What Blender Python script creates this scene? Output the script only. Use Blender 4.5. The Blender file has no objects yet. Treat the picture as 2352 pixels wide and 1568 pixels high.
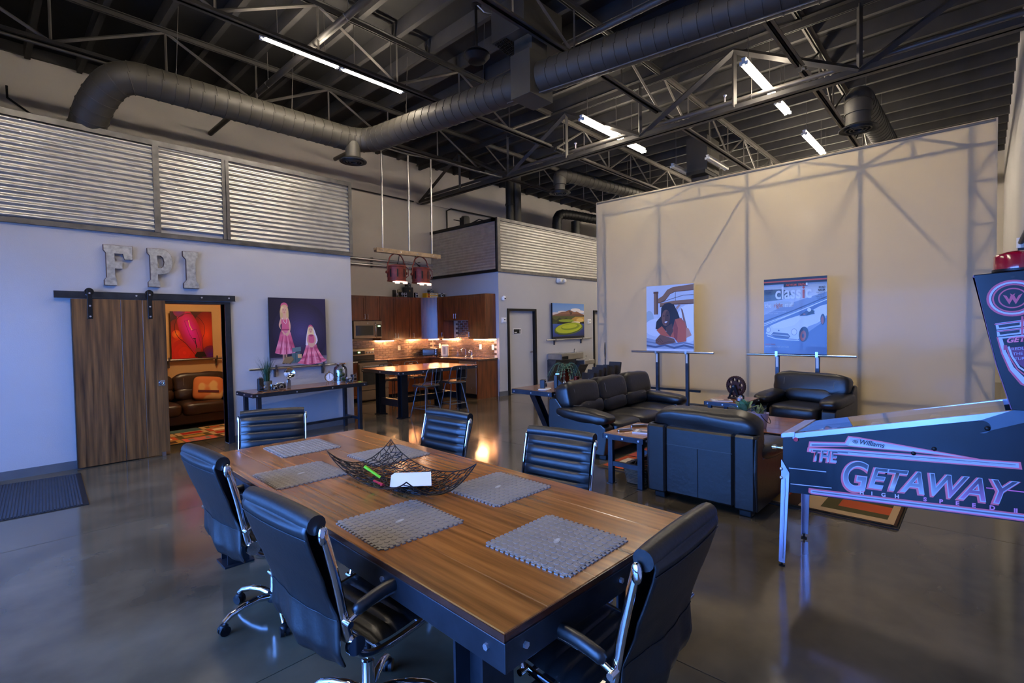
import bpy, math, random
from mathutils import Vector, Matrix
from mathutils.geometry import tessellate_polygon
random.seed(7)
SC = bpy.context.scene
COL = SC.collection
PI = math.pi

# ------------------------------------------------------------------ camera
cam_d = bpy.data.cameras.new('camera')
cam = bpy.data.objects.new('camera', cam_d)
COL.objects.link(cam)
SC.camera = cam
_r = Vector((0.6824523621675581, -0.7307447442852094, -0.01645879921087565))
_u = Vector((0.03293373279832714, 0.008246919145950096, 0.999423512615432))
_f = Vector((0.7301877447724582, 0.6826009866855922, -0.029694281603829486))
cam.matrix_world = Matrix(((_r.x, _u.x, -_f.x, 0), (_r.y, _u.y, -_f.y, 0), (_r.z, _u.z, -_f.z, 1.65), (0, 0, 0, 1)))
cam_d.sensor_width = 36
cam_d.lens = 1152.41 / 2352 * 36
cam_d.clip_start = 0.05
cam_d.clip_end = 200

# ------------------------------------------------------------------ world (daylight outside the shop front) and exposure
W = bpy.data.worlds.new('World'); SC.world = W; W.use_nodes = True
bg = W.node_tree.nodes['Background']
bg.inputs[0].default_value = (0.10, 0.30, 1.0, 1)
bg.inputs[1].default_value = 10.5
SC.view_settings.view_transform = 'Standard'
SC.view_settings.look = 'None'
SC.view_settings.gamma = 1
SC.view_settings.use_curve_mapping = False
SC.view_settings.exposure = 1.65
LAMP = 42.0      # fluorescent tubes
def portal(name, loc, rot, sx, sy):
    l = bpy.data.lights.new(name, 'AREA'); l.shape = 'RECTANGLE'; l.size = sx; l.size_y = sy
    l.cycles.is_portal = True
    o = bpy.data.objects.new(name, l); o.location = loc; o.rotation_euler = rot; COL.objects.link(o)
portal('shopfront_portal', (-1.72, 3.9, 1.42), (0, -PI/2, 0), 2.6, 7.6)

# ------------------------------------------------------------------ helpers
def S(r, g, b):
    def c(v):
        v /= 255.0
        return v / 12.92 if v <= 0.04045 else ((v + 0.055) / 1.055) ** 2.4
    return (c(r), c(g), c(b))

class MB:
    def __init__(s):
        s.v = []; s.f = []; s.c = []; s.M = None; s.col = None
    def add(s, vs, fs):
        n = len(s.v)
        if s.M is not None: vs = [s.M @ Vector(p) for p in vs]
        s.v.extend([tuple(p) for p in vs])
        s.f.extend([tuple(i + n for i in f) for f in fs])
        return s
    def box(s, x0, y0, z0, x1, y1, z1, ch=0):
        if x0 > x1: x0, x1 = x1, x0
        if y0 > y1: y0, y1 = y1, y0
        if z0 > z1: z0, z1 = z1, z0
        if ch <= 0:
            return s.add([(x0,y0,z0),(x1,y0,z0),(x1,y1,z0),(x0,y1,z0),(x0,y0,z1),(x1,y0,z1),(x1,y1,z1),(x0,y1,z1)],
                  [(0,3,2,1),(4,5,6,7),(0,1,5,4),(1,2,6,5),(2,3,7,6),(3,0,4,7)])
        ch = min(ch, .49*(x1-x0), .49*(y1-y0), .49*(z1-z0))
        vs = []; idx = {}
        lo = (x0,y0,z0); hi = (x1,y1,z1)
        for sx in (0,1):
            for sy in (0,1):
                for sz in (0,1):
                    sg = (sx,sy,sz)
                    for a in range(3):
                        p = []
                        for k in range(3):
                            e = hi[k] if sg[k] else lo[k]
                            if k != a: e += -ch if sg[k] else ch
                            p.append(e)
                        idx[(sg,a)] = len(vs); vs.append(tuple(p))
        fs = []
        def q(sg): return sg
        for a in range(3):
            b, c = (a+1)%3, (a+2)%3
            for sa in (0,1):
                def g(sb, sc):
                    t = [0,0,0]; t[a]=sa; t[b]=sb; t[c]=sc; return tuple(t)
                loop = [idx[(g(0,0),a)], idx[(g(1,0),a)], idx[(g(1,1),a)], idx[(g(0,1),a)]]
                fs.append(tuple(loop if sa else loop[::-1]))
            for sb in (0,1):
                for sc in (0,1):
                    def h(sa):
                        t = [0,0,0]; t[a]=sa; t[b]=sb; t[c]=sc; return tuple(t)
                    l = [idx[(h(0),b)], idx[(h(1),b)], idx[(h(1),c)], idx[(h(0),c)]]
                    fs.append(tuple(l if sb != sc else l[::-1]))
        for sx in (0,1):
            for sy in (0,1):
                for sz in (0,1):
                    t = (sx,sy,sz); l = [idx[(t,0)], idx[(t,1)], idx[(t,2)]]
                    fs.append(tuple(l if (sx+sy+sz)%2 else l[::-1]))
        return s.add(vs, fs)
    def cyl(s, p0, p1, r, n=12, r2=None, caps=True):
        p0 = Vector(p0); p1 = Vector(p1); d = (p1 - p0)
        if d.length < 1e-9: return s
        d.normalize()
        a = Vector((0,0,1)) if abs(d.z) < .9 else Vector((1,0,0))
        x = d.cross(a).normalized(); y = d.cross(x)
        if r2 is None: r2 = r
        vs = []
        for i in range(n):
            t = 2*PI*i/n; w = math.cos(t)*x + math.sin(t)*y
            vs.append(p0 + w*r); vs.append(p1 + w*r2)
        fs = [(2*i, 2*i+1, 2*((i+1)%n)+1, 2*((i+1)%n)) for i in range(n)]
        if caps:
            fs.append(tuple(2*i for i in range(n))); fs.append(tuple(2*i+1 for i in range(n))[::-1])
        return s.add(vs, fs)
    def tube(s, pts, r, n=8, closed=False, flat=None):
        pts = [Vector(p) for p in pts]; m = len(pts); rs = r if isinstance(r, (list, tuple)) else [r]*m
        tang = []
        for i in range(m):
            a = pts[(i-1) % m] if (closed or i) else pts[0]; b = pts[(i+1) % m] if (closed or i < m-1) else pts[-1]
            t = (b - a); tang.append(t.normalized() if t.length > 1e-9 else Vector((0,0,1)))
        up = Vector((0,0,1)) if abs(tang[0].z) < .9 else Vector((1,0,0))
        x = (up - tang[0]*up.dot(tang[0])).normalized(); vs = []
        for i in range(m):
            x = (x - tang[i]*x.dot(tang[i]))
            x = x.normalized() if x.length > 1e-6 else Vector((1,0,0))
            y = tang[i].cross(x)
            for k in range(n):
                t = 2*PI*k/n + (PI/n)
                if flat: vs.append(pts[i] + x*math.cos(t)*rs[i]*flat + y*math.sin(t)*rs[i])
                else: vs.append(pts[i] + (x*math.cos(t) + y*math.sin(t))*rs[i])
        fs = []
        for i in range(m if closed else m-1):
            j = (i+1) % m
            for k in range(n): fs.append((i*n+k, i*n+(k+1)%n, j*n+(k+1)%n, j*n+k))
        if not closed:
            fs.append(tuple(range(n))[::-1]); fs.append(tuple((m-1)*n+k for k in range(n)))
        return s.add(vs, fs)
    def lathe(s, prof, n=16, o=(0,0,0)):
        vs = []; fs = []; m = len(prof)
        for (r, z) in prof:
            for k in range(n):
                t = 2*PI*k/n; vs.append((o[0]+r*math.cos(t), o[1]+r*math.sin(t), o[2]+z))
        for i in range(m-1):
            for k in range(n): fs.append((i*n+k, i*n+(k+1)%n, (i+1)*n+(k+1)%n, (i+1)*n+k))
        if prof[0][0] > 1e-6: fs.append(tuple(range(n))[::-1])
        if prof[-1][0] > 1e-6: fs.append(tuple((m-1)*n+k for k in range(n)))
        return s.add(vs, fs)
    def prism(s, poly, d0, d1, ax='z'):
        """extrude a 2-D outline between d0 and d1 along ax; (u,v) = xy / xz / yz"""
        def P(u, v, d): return (u,v,d) if ax == 'z' else ((u,d,v) if ax == 'y' else (d,u,v))
        n = len(poly); area = sum(poly[i][0]*poly[(i+1)%n][1]-poly[(i+1)%n][0]*poly[i][1] for i in range(n))
        if area < 0: poly = poly[::-1]
        vs = [P(u,v,d0) for u,v in poly] + [P(u,v,d1) for u,v in poly]
        tri = tessellate_polygon([[Vector((u,v,0)) for u,v in poly]])
        fs = []
        for t in tri:
            a,b,c = t
            ar = (poly[b][0]-poly[a][0])*(poly[c][1]-poly[a][1])-(poly[c][0]-poly[a][0])*(poly[b][1]-poly[a][1])
            if ar < 0: a,b,c = a,c,b
            fs.append((c,b,a)); fs.append((a+n,b+n,c+n))
        for i in range(n): fs.append((i,(i+1)%n,(i+1)%n+n,i+n))
        if ax == 'y': fs = [f[::-1] for f in fs]
        return s.add(vs, fs)
    def sq(s, c, r, e1=.5, e2=.5, n=20, m=12, puff=None):
        """super-ellipsoid: cushion / rounded box"""
        def cs(t, e): v = math.cos(t); return math.copysign(abs(v)**e, v)
        def sn(t, e): v = math.sin(t); return math.copysign(abs(v)**e, v)
        vs = [(c[0], c[1], c[2]-r[2])]
        for j in range(1, m):
            ph = -PI/2 + PI*j/m
            for i in range(n):
                th = 2*PI*i/n
                vs.append((c[0]+r[0]*cs(ph,e1)*cs(th,e2), c[1]+r[1]*cs(ph,e1)*sn(th,e2), c[2]+r[2]*sn(ph,e1)))
        vs.append((c[0], c[1], c[2]+r[2])); top = len(vs)-1
        fs = [(0, 1+(i+1)%n, 1+i) for i in range(n)]
        for j in range(m-2):
            for i in range(n): fs.append((1+j*n+i, 1+j*n+(i+1)%n, 1+(j+1)*n+(i+1)%n, 1+(j+1)*n+i))
        b = 1+(m-2)*n
        fs += [(b+i, b+(i+1)%n, top) for i in range(n)]
        if puff: vs = [puff(Vector(p)) for p in vs]
        return s.add(vs, fs)
    def grid(s, fn, nu, nv):
        vs = [fn(i/nu, j/nv) for j in range(nv+1) for i in range(nu+1)]
        fs = [(j*(nu+1)+i, j*(nu+1)+i+1, (j+1)*(nu+1)+i+1, (j+1)*(nu+1)+i) for j in range(nv) for i in range(nu)]
        return s.add(vs, fs)
    def mesh(s, name, smooth=None):
        me = bpy.data.meshes.new(name); me.from_pydata(s.v, [], s.f); me.validate()
        if smooth is not None:
            me.polygons.foreach_set('use_smooth', [True]*len(me.polygons))
            if smooth < 170: me.set_sharp_from_angle(angle=math.radians(smooth))
        me.update()
        return me

def obj(name, mb, mat, parent=None, smooth=None, bevel=0):
    me = mb.mesh(name, smooth) if isinstance(mb, MB) else mb
    if mat is not None and not len(me.materials): me.materials.append(mat)
    o = bpy.data.objects.new(name, me); COL.objects.link(o)
    if parent: o.parent = parent
    if bevel:
        b = o.modifiers.new('bevel', 'BEVEL'); b.width = bevel; b.segments = 2; b.limit_method = 'ANGLE'; b.angle_limit = math.radians(40)
    return o
def tag(o, label, cat, group=None):
    o['label'] = label; o['category'] = cat
    if group: o['group'] = group
    return o
def thing(name, label, cat, loc=(0,0,0), rz=0, group=None):
    o = bpy.data.objects.new(name, None); COL.objects.link(o); o.empty_display_size = .1
    o.location = loc; o.rotation_euler = (0,0,rz)
    return tag(o, label, cat, group)
def struct(name, mb, mat, smooth=None, bevel=0):
    o = obj(name, mb, mat, None, smooth, bevel) if mb is not None else bpy.data.objects.new(name, None)
    if mb is None: COL.objects.link(o)
    o['kind'] = 'structure'; return o
def dup(root, loc, rz, label=None):
    r = root.copy(); COL.objects.link(r); r.location = loc; r.rotation_euler = (0,0,rz)
    if label: r['label'] = label
    for ch in list(root.children):
        c = ch.copy(); COL.objects.link(c); c.parent = r
        for g in list(ch.children):
            d = g.copy(); COL.objects.link(d); d.parent = c
    return r
def rep(me, mat, name, parent, loc, rot=(0,0,0), scale=(1,1,1)):
    o = bpy.data.objects.new(name, me); COL.objects.link(o); o.parent = parent; o.location = loc; o.rotation_euler = rot; o.scale = scale
    if mat is not None and not len(me.materials): me.materials.append(mat)
    return o
BOX = lambda *a, **k: MB().box(*a, **k)

# ------------------------------------------------------------------ materials
MATS = {}
def pm(name, col, rough=.5, metal=0, var=.12, scale=4, bump=0, bscale=60, coat=0, stretch=(1,1,1), col2=None, spec=.5, rvar=0, detail=4, contrast=(.3,.7), rnd=0, emit=None, estr=0, sheen=0):
    m = bpy.data.materials.new(name); m.use_nodes = True; nt = m.node_tree; N = nt.nodes; L = nt.links
    b = N['Principled BSDF']
    b.inputs['Roughness'].default_value = rough; b.inputs['Metallic'].default_value = metal
    b.inputs['Coat Weight'].default_value = coat; b.inputs['Coat Roughness'].default_value = .12
    b.inputs['Specular IOR Level'].default_value = spec
    if sheen: b.inputs['Sheen Weight'].default_value = sheen
    tc = N.new('ShaderNodeTexCoord'); mp = N.new('ShaderNodeMapping'); mp.inputs['Scale'].default_value = stretch
    L.new(tc.outputs['Object'], mp.inputs['Vector'])
    nz = N.new('ShaderNodeTexNoise'); nz.inputs['Scale'].default_value = scale; nz.inputs['Detail'].default_value = detail
    L.new(mp.outputs[0], nz.inputs['Vector'])
    if col2 is None: col2 = tuple(c*(1-var) for c in col); col = tuple(min(1, c*(1+var)) for c in col)
    cr = N.new('ShaderNodeValToRGB'); cr.color_ramp.elements[0].position = contrast[0]; cr.color_ramp.elements[1].position = contrast[1]
    cr.color_ramp.elements[0].color = (*col2, 1); cr.color_ramp.elements[1].color = (*col, 1)
    L.new(nz.outputs[0], cr.inputs[0])
    out = cr.outputs[0]
    if rnd:
        oi = N.new('ShaderNodeObjectInfo'); mr = N.new('ShaderNodeMapRange'); mr.inputs['To Min'].default_value = 1-rnd; mr.inputs['To Max'].default_value = 1+rnd
        L.new(oi.outputs['Random'], mr.inputs[0]); hs = N.new('ShaderNodeHueSaturation'); L.new(mr.outputs[0], hs.inputs['Value']); L.new(out, hs.inputs['Color']); out = hs.outputs[0]
        va = N.new('ShaderNodeVectorMath'); va.operation = 'SCALE'; va.inputs['Scale'].default_value = 37
        cx = N.new('ShaderNodeCombineXYZ'); L.new(oi.outputs['Random'], cx.inputs[0]); L.new(oi.outputs['Random'], cx.inputs[1]); L.new(cx.outputs[0], va.inputs[0]); L.new(va.outputs[0], mp.inputs['Location'])
    L.new(out, b.inputs['Base Color'])
    if rvar:
        m2 = N.new('ShaderNodeMapRange'); m2.inputs['To Min'].default_value = max(0, rough-rvar); m2.inputs['To Max'].default_value = rough+rvar
        L.new(nz.outputs[0], m2.inputs[0]); L.new(m2.outputs[0], b.inputs['Roughness'])
    if bump:
        n2 = N.new('ShaderNodeTexNoise'); n2.inputs['Scale'].default_value = bscale; n2.inputs['Detail'].default_value = 5
        L.new(mp.outputs[0], n2.inputs['Vector'])
        bp = N.new('ShaderNodeBump'); bp.inputs['Strength'].default_value = bump; bp.inputs['Distance'].default_value = .01
        L.new(n2.outputs[0], bp.inputs['Height']); L.new(bp.outputs[0], b.inputs['Normal'])
    if emit:
        b.inputs['Emission Color'].default_value = (*emit, 1); b.inputs['Emission Strength'].default_value = estr
    MATS[name] = m
    return m
def attr_mat(name, rough=.5, coat=0, spec=.5):
    m = bpy.data.materials.new(name); m.use_nodes = True; nt = m.node_tree; b = nt.nodes['Principled BSDF']
    a = nt.nodes.new('ShaderNodeAttribute'); a.attribute_name = 'ink'; nt.links.new(a.outputs['Color'], b.inputs['Base Color'])
    b.inputs['Roughness'].default_value = rough; b.inputs['Coat Weight'].default_value = coat; b.inputs['Specular IOR Level'].default_value = spec
    return m
def glass_mat(name, tint=(1,1,1), gl=.08, rough=.02):
    m = bpy.data.materials.new(name); m.use_nodes = True; nt = m.node_tree; N = nt.nodes; L = nt.links
    N.remove(N['Principled BSDF']); o = N['Material Output']
    t = N.new('ShaderNodeBsdfTransparent'); t.inputs[0].default_value = (*tint,1); g = N.new('ShaderNodeBsdfGlossy'); g.inputs['Roughness'].default_value = rough
    mx = N.new('ShaderNodeMixShader'); lw = N.new('ShaderNodeLayerWeight'); lw.inputs[0].default_value = .35
    mr = N.new('ShaderNodeMapRange'); mr.inputs['To Min'].default_value = gl; mr.inputs['To Max'].default_value = .9
    L.new(lw.outputs['Fresnel'], mr.inputs[0]); L.new(mr.outputs[0], mx.inputs[0]); L.new(t.outputs[0], mx.inputs[1]); L.new(g.outputs[0], mx.inputs[2]); L.new(mx.outputs[0], o.inputs['Surface'])
    return m
def emis(name, col, st):
    m = bpy.data.materials.new(name); m.use_nodes = True; N = m.node_tree.nodes; N.remove(N['Principled BSDF'])
    e = N.new('ShaderNodeEmission'); e.inputs[0].default_value = (*col,1); e.inputs[1].default_value = st
    m.node_tree.links.new(e.outputs[0], N['Material Output'].inputs['Surface']); return m
WARM = (1.0, .80, .56)
M_wall  = pm('painted_grey_drywall', S(172,170,172), .75, var=.03, scale=1.2, bump=.12, bscale=90)
M_wallb = pm('painted_concrete_block', S(198,191,184), .8, var=.07, scale=.8, bump=.1, bscale=30)
M_tan   = pm('tan_painted_drywall', S(214,170,116), .8, var=.03, scale=1.5, bump=.1, bscale=90)
M_base  = pm('grey_vinyl_base', S(88,90,94), .55, var=.12, scale=6)
M_conc  = pm('polished_concrete', S(104,93,73), .12, var=0, scale=1.7, col2=S(62,55,43), detail=8, contrast=(.28,.72), bump=.03, bscale=9, rvar=.06, spec=.55)
M_deck  = pm('dark_roof_deck', S(34,33,33), .85, var=.15, scale=2)
M_purl  = pm('dark_painted_purlin', S(56,54,53), .8, var=.18, scale=3)
M_truss = pm('dark_steel_truss', S(58,56,55), .5, .3, var=.15, scale=5)
M_truss2= pm('grey_steel_web', S(96,92,88), .45, .4, var=.15, scale=5)
M_duct  = pm('grey_painted_duct', S(64,61,56), .55, .15, var=.1, scale=3)
M_ductb = pm('black_diffuser', S(30,30,31), .5, .2, var=.15)
M_galv  = pm('galvanised_corrugated_steel', S(205,203,200), .32, .82, var=.10, scale=7, bump=.02, bscale=40)
M_mill  = pm('mill_steel', S(96,95,97), .42, .85, var=.25, scale=9, bump=.05, bscale=30)
M_steel = pm('dark_raw_steel', S(62,66,74), .36, .8, var=.25, scale=7, bump=.04, bscale=40)
M_black = pm('satin_black_metal', S(28,28,31), .4, .5, var=.2)
M_chrome= pm('chrome', S(232,232,236), .07, 1, var=.02)
M_alum  = pm('brushed_aluminium', S(190,190,192), .28, 1, var=.06, scale=12)
M_bolt  = pm('zinc_bolt', S(215,215,222), .3, .9, var=.05)
M_leather = pm('black_leather', S(23,21,20), .36, 0, var=.22, scale=5, bump=.14, bscale=26, spec=.6)
M_lethr2 = pm('smooth_black_leather', S(17,18,20), .40, 0, var=.15, scale=4, bump=.10, bscale=55, spec=.65)
M_leathB = pm('dark_brown_leather', S(52,34,26), .34, 0, var=.25, scale=4, bump=.25, bscale=26)
M_stitch = pm('grey_thread', S(150,140,128), .7, var=.1)
M_wood  = pm('stained_maple_planks', S(190,120,52), .22, 0, var=0, scale=2.2, col2=S(96,54,20), stretch=(15,.7,15), detail=9, contrast=(.22,.76), coat=.5, bump=.03, bscale=30, rnd=.14)
M_woodx = pm('stained_maple_planks_x', S(158,106,58), .25, 0, var=0, scale=2.2, col2=S(84,50,26), stretch=(.55,9,9), detail=7, contrast=(.25,.78), coat=.4, bump=.03, bscale=30, rnd=.14)
M_doorw = pm('dark_stained_alder', S(132,92,50), .34, 0, var=0, scale=2.4, col2=S(50,32,18), stretch=(11,11,.6), detail=9, contrast=(.28,.75), coat=.2, bump=.05, bscale=30, rnd=.1)
M_cab   = pm('cherry_cabinet', S(122,66,30), .30, 0, var=0, scale=3, col2=S(80,40,18), stretch=(5,5,.7), detail=6, coat=.3, rnd=.06)
M_orangew = pm('copper_toned_plank', S(190,92,40), .2, 0, var=0, scale=2.2, col2=S(128,52,22), stretch=(.5,8,8), detail=6, coat=.5, rnd=.12)
M_rubber = pm('grey_rubber_tile', S(138,129,120), .6, 0, var=.08, scale=5, bump=.15, bscale=160)
M_white = pm('white_plastic', S(232,230,224), .4, var=.03)
M_paper = pm('white_paper', S(235,236,242), .6, var=.03)
M_fabric= attr_mat('printed_rug_pile', .95, 0, .1)
M_ink   = attr_mat('printed_ink', .42, .15)
M_glass = glass_mat('clear_glass')
M_tube  = emis('fluorescent_tube', (1.0, .86, .66), LAMP)
# ================================================================== THE SETTING
XW, YR, YB_, XF = -1.65, -0.40, 10.80, 18.0      # shop front, right wall, back wall, far wall
YL, XE = 8.08, 4.53                               # partition with the barn door
XB, YF = 8.44, 8.30                               # restroom block
# ---- floor slabs with saw-cut joints
fl = struct('floor', BOX(XW-.3, YR-.3, -.2, XF+.2, YB_+.2, -.012), pm('joint_filler', S(40,38,35), .8))
xs = [XW-.3, 2.30, 5.15, 8.0, 10.85, 13.7, XF+.2]; ys = [YR-.3, 2.47, 5.40, 8.27, YB_+.2]
for i in range(len(xs)-1):
    for j in range(len(ys)-1):
        obj('slab', BOX(xs[i]+.003, ys[j]+.003, -.011, xs[i+1]-.003, ys[j+1]-.003, 0), M_conc, fl)
# ---- shop front behind the camera: the daylight
wf = struct('wall_front', MB().box(XW-.25, YR-.15, 2.72, XW, YB_+.15, 6.35).box(XW-.25, YR-.15, 0, XW, .08, 2.72).box(XW-.25, 7.72, 0, XW, YB_+.15, 2.72).box(XW-.25, .08, 0, XW, 7.72, .12), M_wall)
for k in range(5):
    y0 = .08 + k*1.528; y1 = y0 + 1.528
    w = struct('window_%d' % (k+1), MB().box(XW-.16, y0, .12, XW-.08, y0+.045, 2.72).box(XW-.16, y1-.045, .12, XW-.08, y1, 2.72).box(XW-.16, y0+.045, .12, XW-.08, y1-.045, .17).box(XW-.16, y0+.045, 2.66, XW-.08, y1-.045, 2.72).box(XW-.16, y0+.045, 2.1, XW-.08, y1-.045, 2.15), M_black)
    obj('pane', BOX(XW-.125, y0+.045, .17, XW-.118, y1-.045, 2.1), M_glass, w)
    obj('pane', BOX(XW-.125, y0+.045, 2.15, XW-.118, y1-.045, 2.66), M_glass, w)
struct('ground_outside', BOX(-14, -6, -.25, XW-.32, 16, -.05), pm('pavement', S(150,148,145), .9))['kind'] = 'structure'
# ---- outer walls
wb = struct('wall_back', BOX(XW-.25, YB_, 0, XF+.15, YB_+.15, 6.35), M_wallb)
obj('ledger', BOX(XW, YB_-.05, 5.93, XF, YB_-.001, 6.09), M_truss, wb)
obj('wall_band', BOX(XW, YB_-.035, 4.93, XF, YB_-.001, 5.13), M_wallb, wb)
obj('wall_band', BOX(XW, YB_-.02, 5.13, XF, YB_-.001, 5.16), M_wallb, wb)
struct('wall_right', BOX(XW-.25, YR-.15, 0, XF+.15, YR, 6.35), M_wall)
struct('wall_far', BOX(XF, YR, 0, XF+.15, YB_, 6.35), M_wallb)

def corrug(name, parent, a0, a1, z0, z1, face, axis):
    """horizontal-rib corrugated sheet; axis 'x' runs along X facing -Y at y=face, 'y' runs along Y facing -X at x=face"""
    per = .068; nv = int((z1-z0)/per*8)
    def fn(u, v):
        z = z0 + (z1-z0)*v; d = face - .0115*math.sin(2*PI*(z-z0)/per)
        a = a0 + (a1-a0)*u
        return (a, d, z) if axis == 'x' else (d, a, z)
    m = MB().grid(fn, 1, nv)
    if axis == 'y': m.f = [f[::-1] for f in m.f]
    o = obj(name, m, M_galv, parent, smooth=80)
    s = MB(); n = max(2, int(abs(a1-a0)/.75))
    for k in range(n):
        a = a0 + (a1-a0)*(k+.5)/n
        z = z0 + per*.25
        i = 0
        while z < z1:
            if i % 2 == 0:
                p = (a, face-.0095, z) if axis == 'x' else (face-.0095, a, z)
                q = (a, face-.017, z) if axis == 'x' else (face-.017, a, z)
                s.cyl(p, q, .008, 6)
            z += per; i += 1
    obj('screws', s, M_bolt, o)['kind'] = 'stuff'
    return o
def bx(parent, name, mat, *a, bevel=0): return obj(name, BOX(*a), mat, parent, bevel=bevel)

# ---- wall with the barn door, its corrugated parapet
wl = struct('wall_left', MB().box(XW, YL, 0, 1.45, YL+.14, 4.15).box(2.50, YL, 0, XE, YL+.14, 4.15).box(1.45, YL, 2.07, 2.50, YL+.14, 4.15), M_wall)
corrug('corrugated_panel', wl, XW, 1.68, 3.0, 4.13, YL-.025, 'x')
corrug('corrugated_panel', wl, 1.75, 2.51, 3.045, 4.13, YL-.03, 'x')
corrug('corrugated_panel', wl, 2.60, 4.50, 2.985, 4.13, YL-.025, 'x')
for a in ((XW,YL-.05,4.13,XE+.03,YL+.16,4.20),(XW,YL-.04,2.925,2.2,YL-.0005,2.985),(2.2,YL-.04,2.925,XE+.03,YL-.0005,2.985),(1.68,YL-.05,2.985,1.75,YL-.0005,4.13),(2.51,YL-.05,2.985,2.553,YL-.0005,4.13),(2.557,YL-.06,2.985,2.60,YL-.0005,4.13),(4.50,YL-.05,2.985,XE+.03,YL+.16,4.13)):
    bx(wl, 'steel_trim', M_mill, *a)
struct('trim_1', MB().box(2.50, YL-.03, 0, 2.575, YL+.17, 2.075).box(1.43, YL-.03, 2.04, 2.5, YL+.17, 2.075), M_steel, bevel=.003)
bl = struct('baseboard_left', MB().box(XW, YL-.012, 0, 1.42, YL-.0005, .10).box(2.58, YL-.012, 0, XE+.012, YL-.0005, .10).box(XE+.0005, YL-.012, 0, XE+.012, YB_, .10), M_base)
ws = struct('wall_kitchen_side', BOX(XE-.13, YL+.14, 0, XE, YB_, 4.15), M_wall)
# ---- small lounge behind the barn door
struct('wall_lounge_back', BOX(.1, 10.70, 0, XE-.14, 10.79, 2.75), M_tan)
struct('wall_lounge_side', MB().box(XE-.20, YL+.15, 0, XE-.135, 10.70, 2.75).box(.1, YL+.15, 0, .16, 10.70, 2.75), M_tan)
struct('wall_lounge_front', MB().box(.17, YL+.145, 0, 1.44, YL+.16, 2.75).box(2.58, YL+.145, 0, XE-.21, YL+.16, 2.75), M_tan)
struct('ceiling_lounge', BOX(.1, YL+.15, 2.76, XE-.14, 10.79, 2.9), M_wall)
struct('baseboard_lounge', BOX(.2, 10.685, 0, XE-.21, 10.699, .14), M_tan)
# ---- restroom block
D1 = (8.76, 9.74); D2 = (12.41, 13.4)
wx = struct('wall_restroom_front', MB().box(XB, YF, 0, D1[0], YF+.14, 4.15).box(D1[1], YF, 0, D2[0], YF+.14, 4.15).box(D1[0], YF, 2.05, D1[1], YF+.14, 4.15).box(D2[0], YF, 2.05, D2[1], YF+.14, 4.15).box(D2[1], YF, 0, XF-.01, YF+.14, 4.15), M_wall)
wy = struct('wall_restroom_side', BOX(XB, YF+.141, 0, XB+.14, YB_-.001, 4.15), M_wall)
corrug('corrugated_panel', wx, XB+.05, 12.0, 3.01, 4.14, YF-.022, 'x')
corrug('corrugated_panel', wx, 12.0, XF-.05, 3.01, 4.14, YF-.024, 'x')
corrug('corrugated_panel', wy, YF+.04, YB_-.03, 3.01, 4.14, XB-.022, 'y')
for a in ((XB-.045,YF-.045,4.14,XF-.02,YF+.16,4.21),(XB-.045,YF-.04,2.945,XF-.02,YF-.0005,3.01),(XB-.045,YF-.045,2.945,XB+.05,YF-.0005,4.14)): bx(wx,'steel_trim',M_mill,*a)
for a in ((XB-.045,YF,4.14,XB+.16,YB_-.002,4.21),(XB-.04,YF,2.945,XB-.0005,YB_-.002,3.01),(XB-.045,YF,3.01,XB-.0005,YF+.04,4.14)): bx(wy,'steel_trim',M_black,*a)
struct('roof_restroom', BOX(XB+.141, YF+.141, 4.0, XF-.02, YB_-.06, 4.1), M_deck)
struct('roof_lounge', BOX(XW, YL+.141, 4.0, XE-.131, YB_-.06, 4.1), M_deck)
struct('baseboard_restroom', MB().box(XB-.012, YF-.012, 0, D1[0]-.05, YF-.0005, .115).box(D1[1]+.05, YF-.012, 0, D2[0]-.05, YF-.0005, .115).box(XB-.012, YF, 0, XB-.0005, YF+.03, .115), M_base)
def wc_door(n, x0, x1, sign):
    d = struct('door_%d' % n, MB().box(x0-.045, YF-.025, 0, x0+.02, YF+.12, 2.085).box(x1-.02, YF-.025, 0, x1+.045, YF+.12, 2.085).box(x0+.02, YF-.025, 2.03, x1-.02, YF+.12, 2.085), M_black)
    p = bx(d, 'door_leaf', M_wall, x0+.02, YF+.06, .008, x1-.02, YF+.105, 2.03)
    h = MB().cyl((x1-.1, YF+.06, 1.0), (x1-.1, YF+.03, 1.0), .03, 14).cyl((x1-.1, YF+.045, 1.0), (x1-.1, YF+.0, 1.0), .011, 8).tube([(x1-.1,YF,1.0),(x1-.13,YF-.005,1.0),(x1-.21,YF+.0,1.0)], .011, 8)
    obj('handle', h, M_chrome, d, smooth=50)
    if sign:
        s = bx(d, 'sign_plate', M_white, 8.985, YF+.051, 1.46, 9.275, YF+.0595, 1.60)
        bx(d, 'sign_face', M_black, 9.0, YF+.046, 1.475, 9.26, YF+.0505, 1.585)
        m = MB().box(9.02, YF+.044, 1.50, 9.11, YF+.0455, 1.515).box(9.21, YF+.044, 1.49, 9.235, YF+.0455, 1.55).cyl((9.2225,YF+.0455,1.565),(9.2225,YF+.044,1.565),.011,10)
        obj('sign_print', m, M_white, d)
wc_door(1, *D1, True); wc_door(2, *D2, False)
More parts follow.
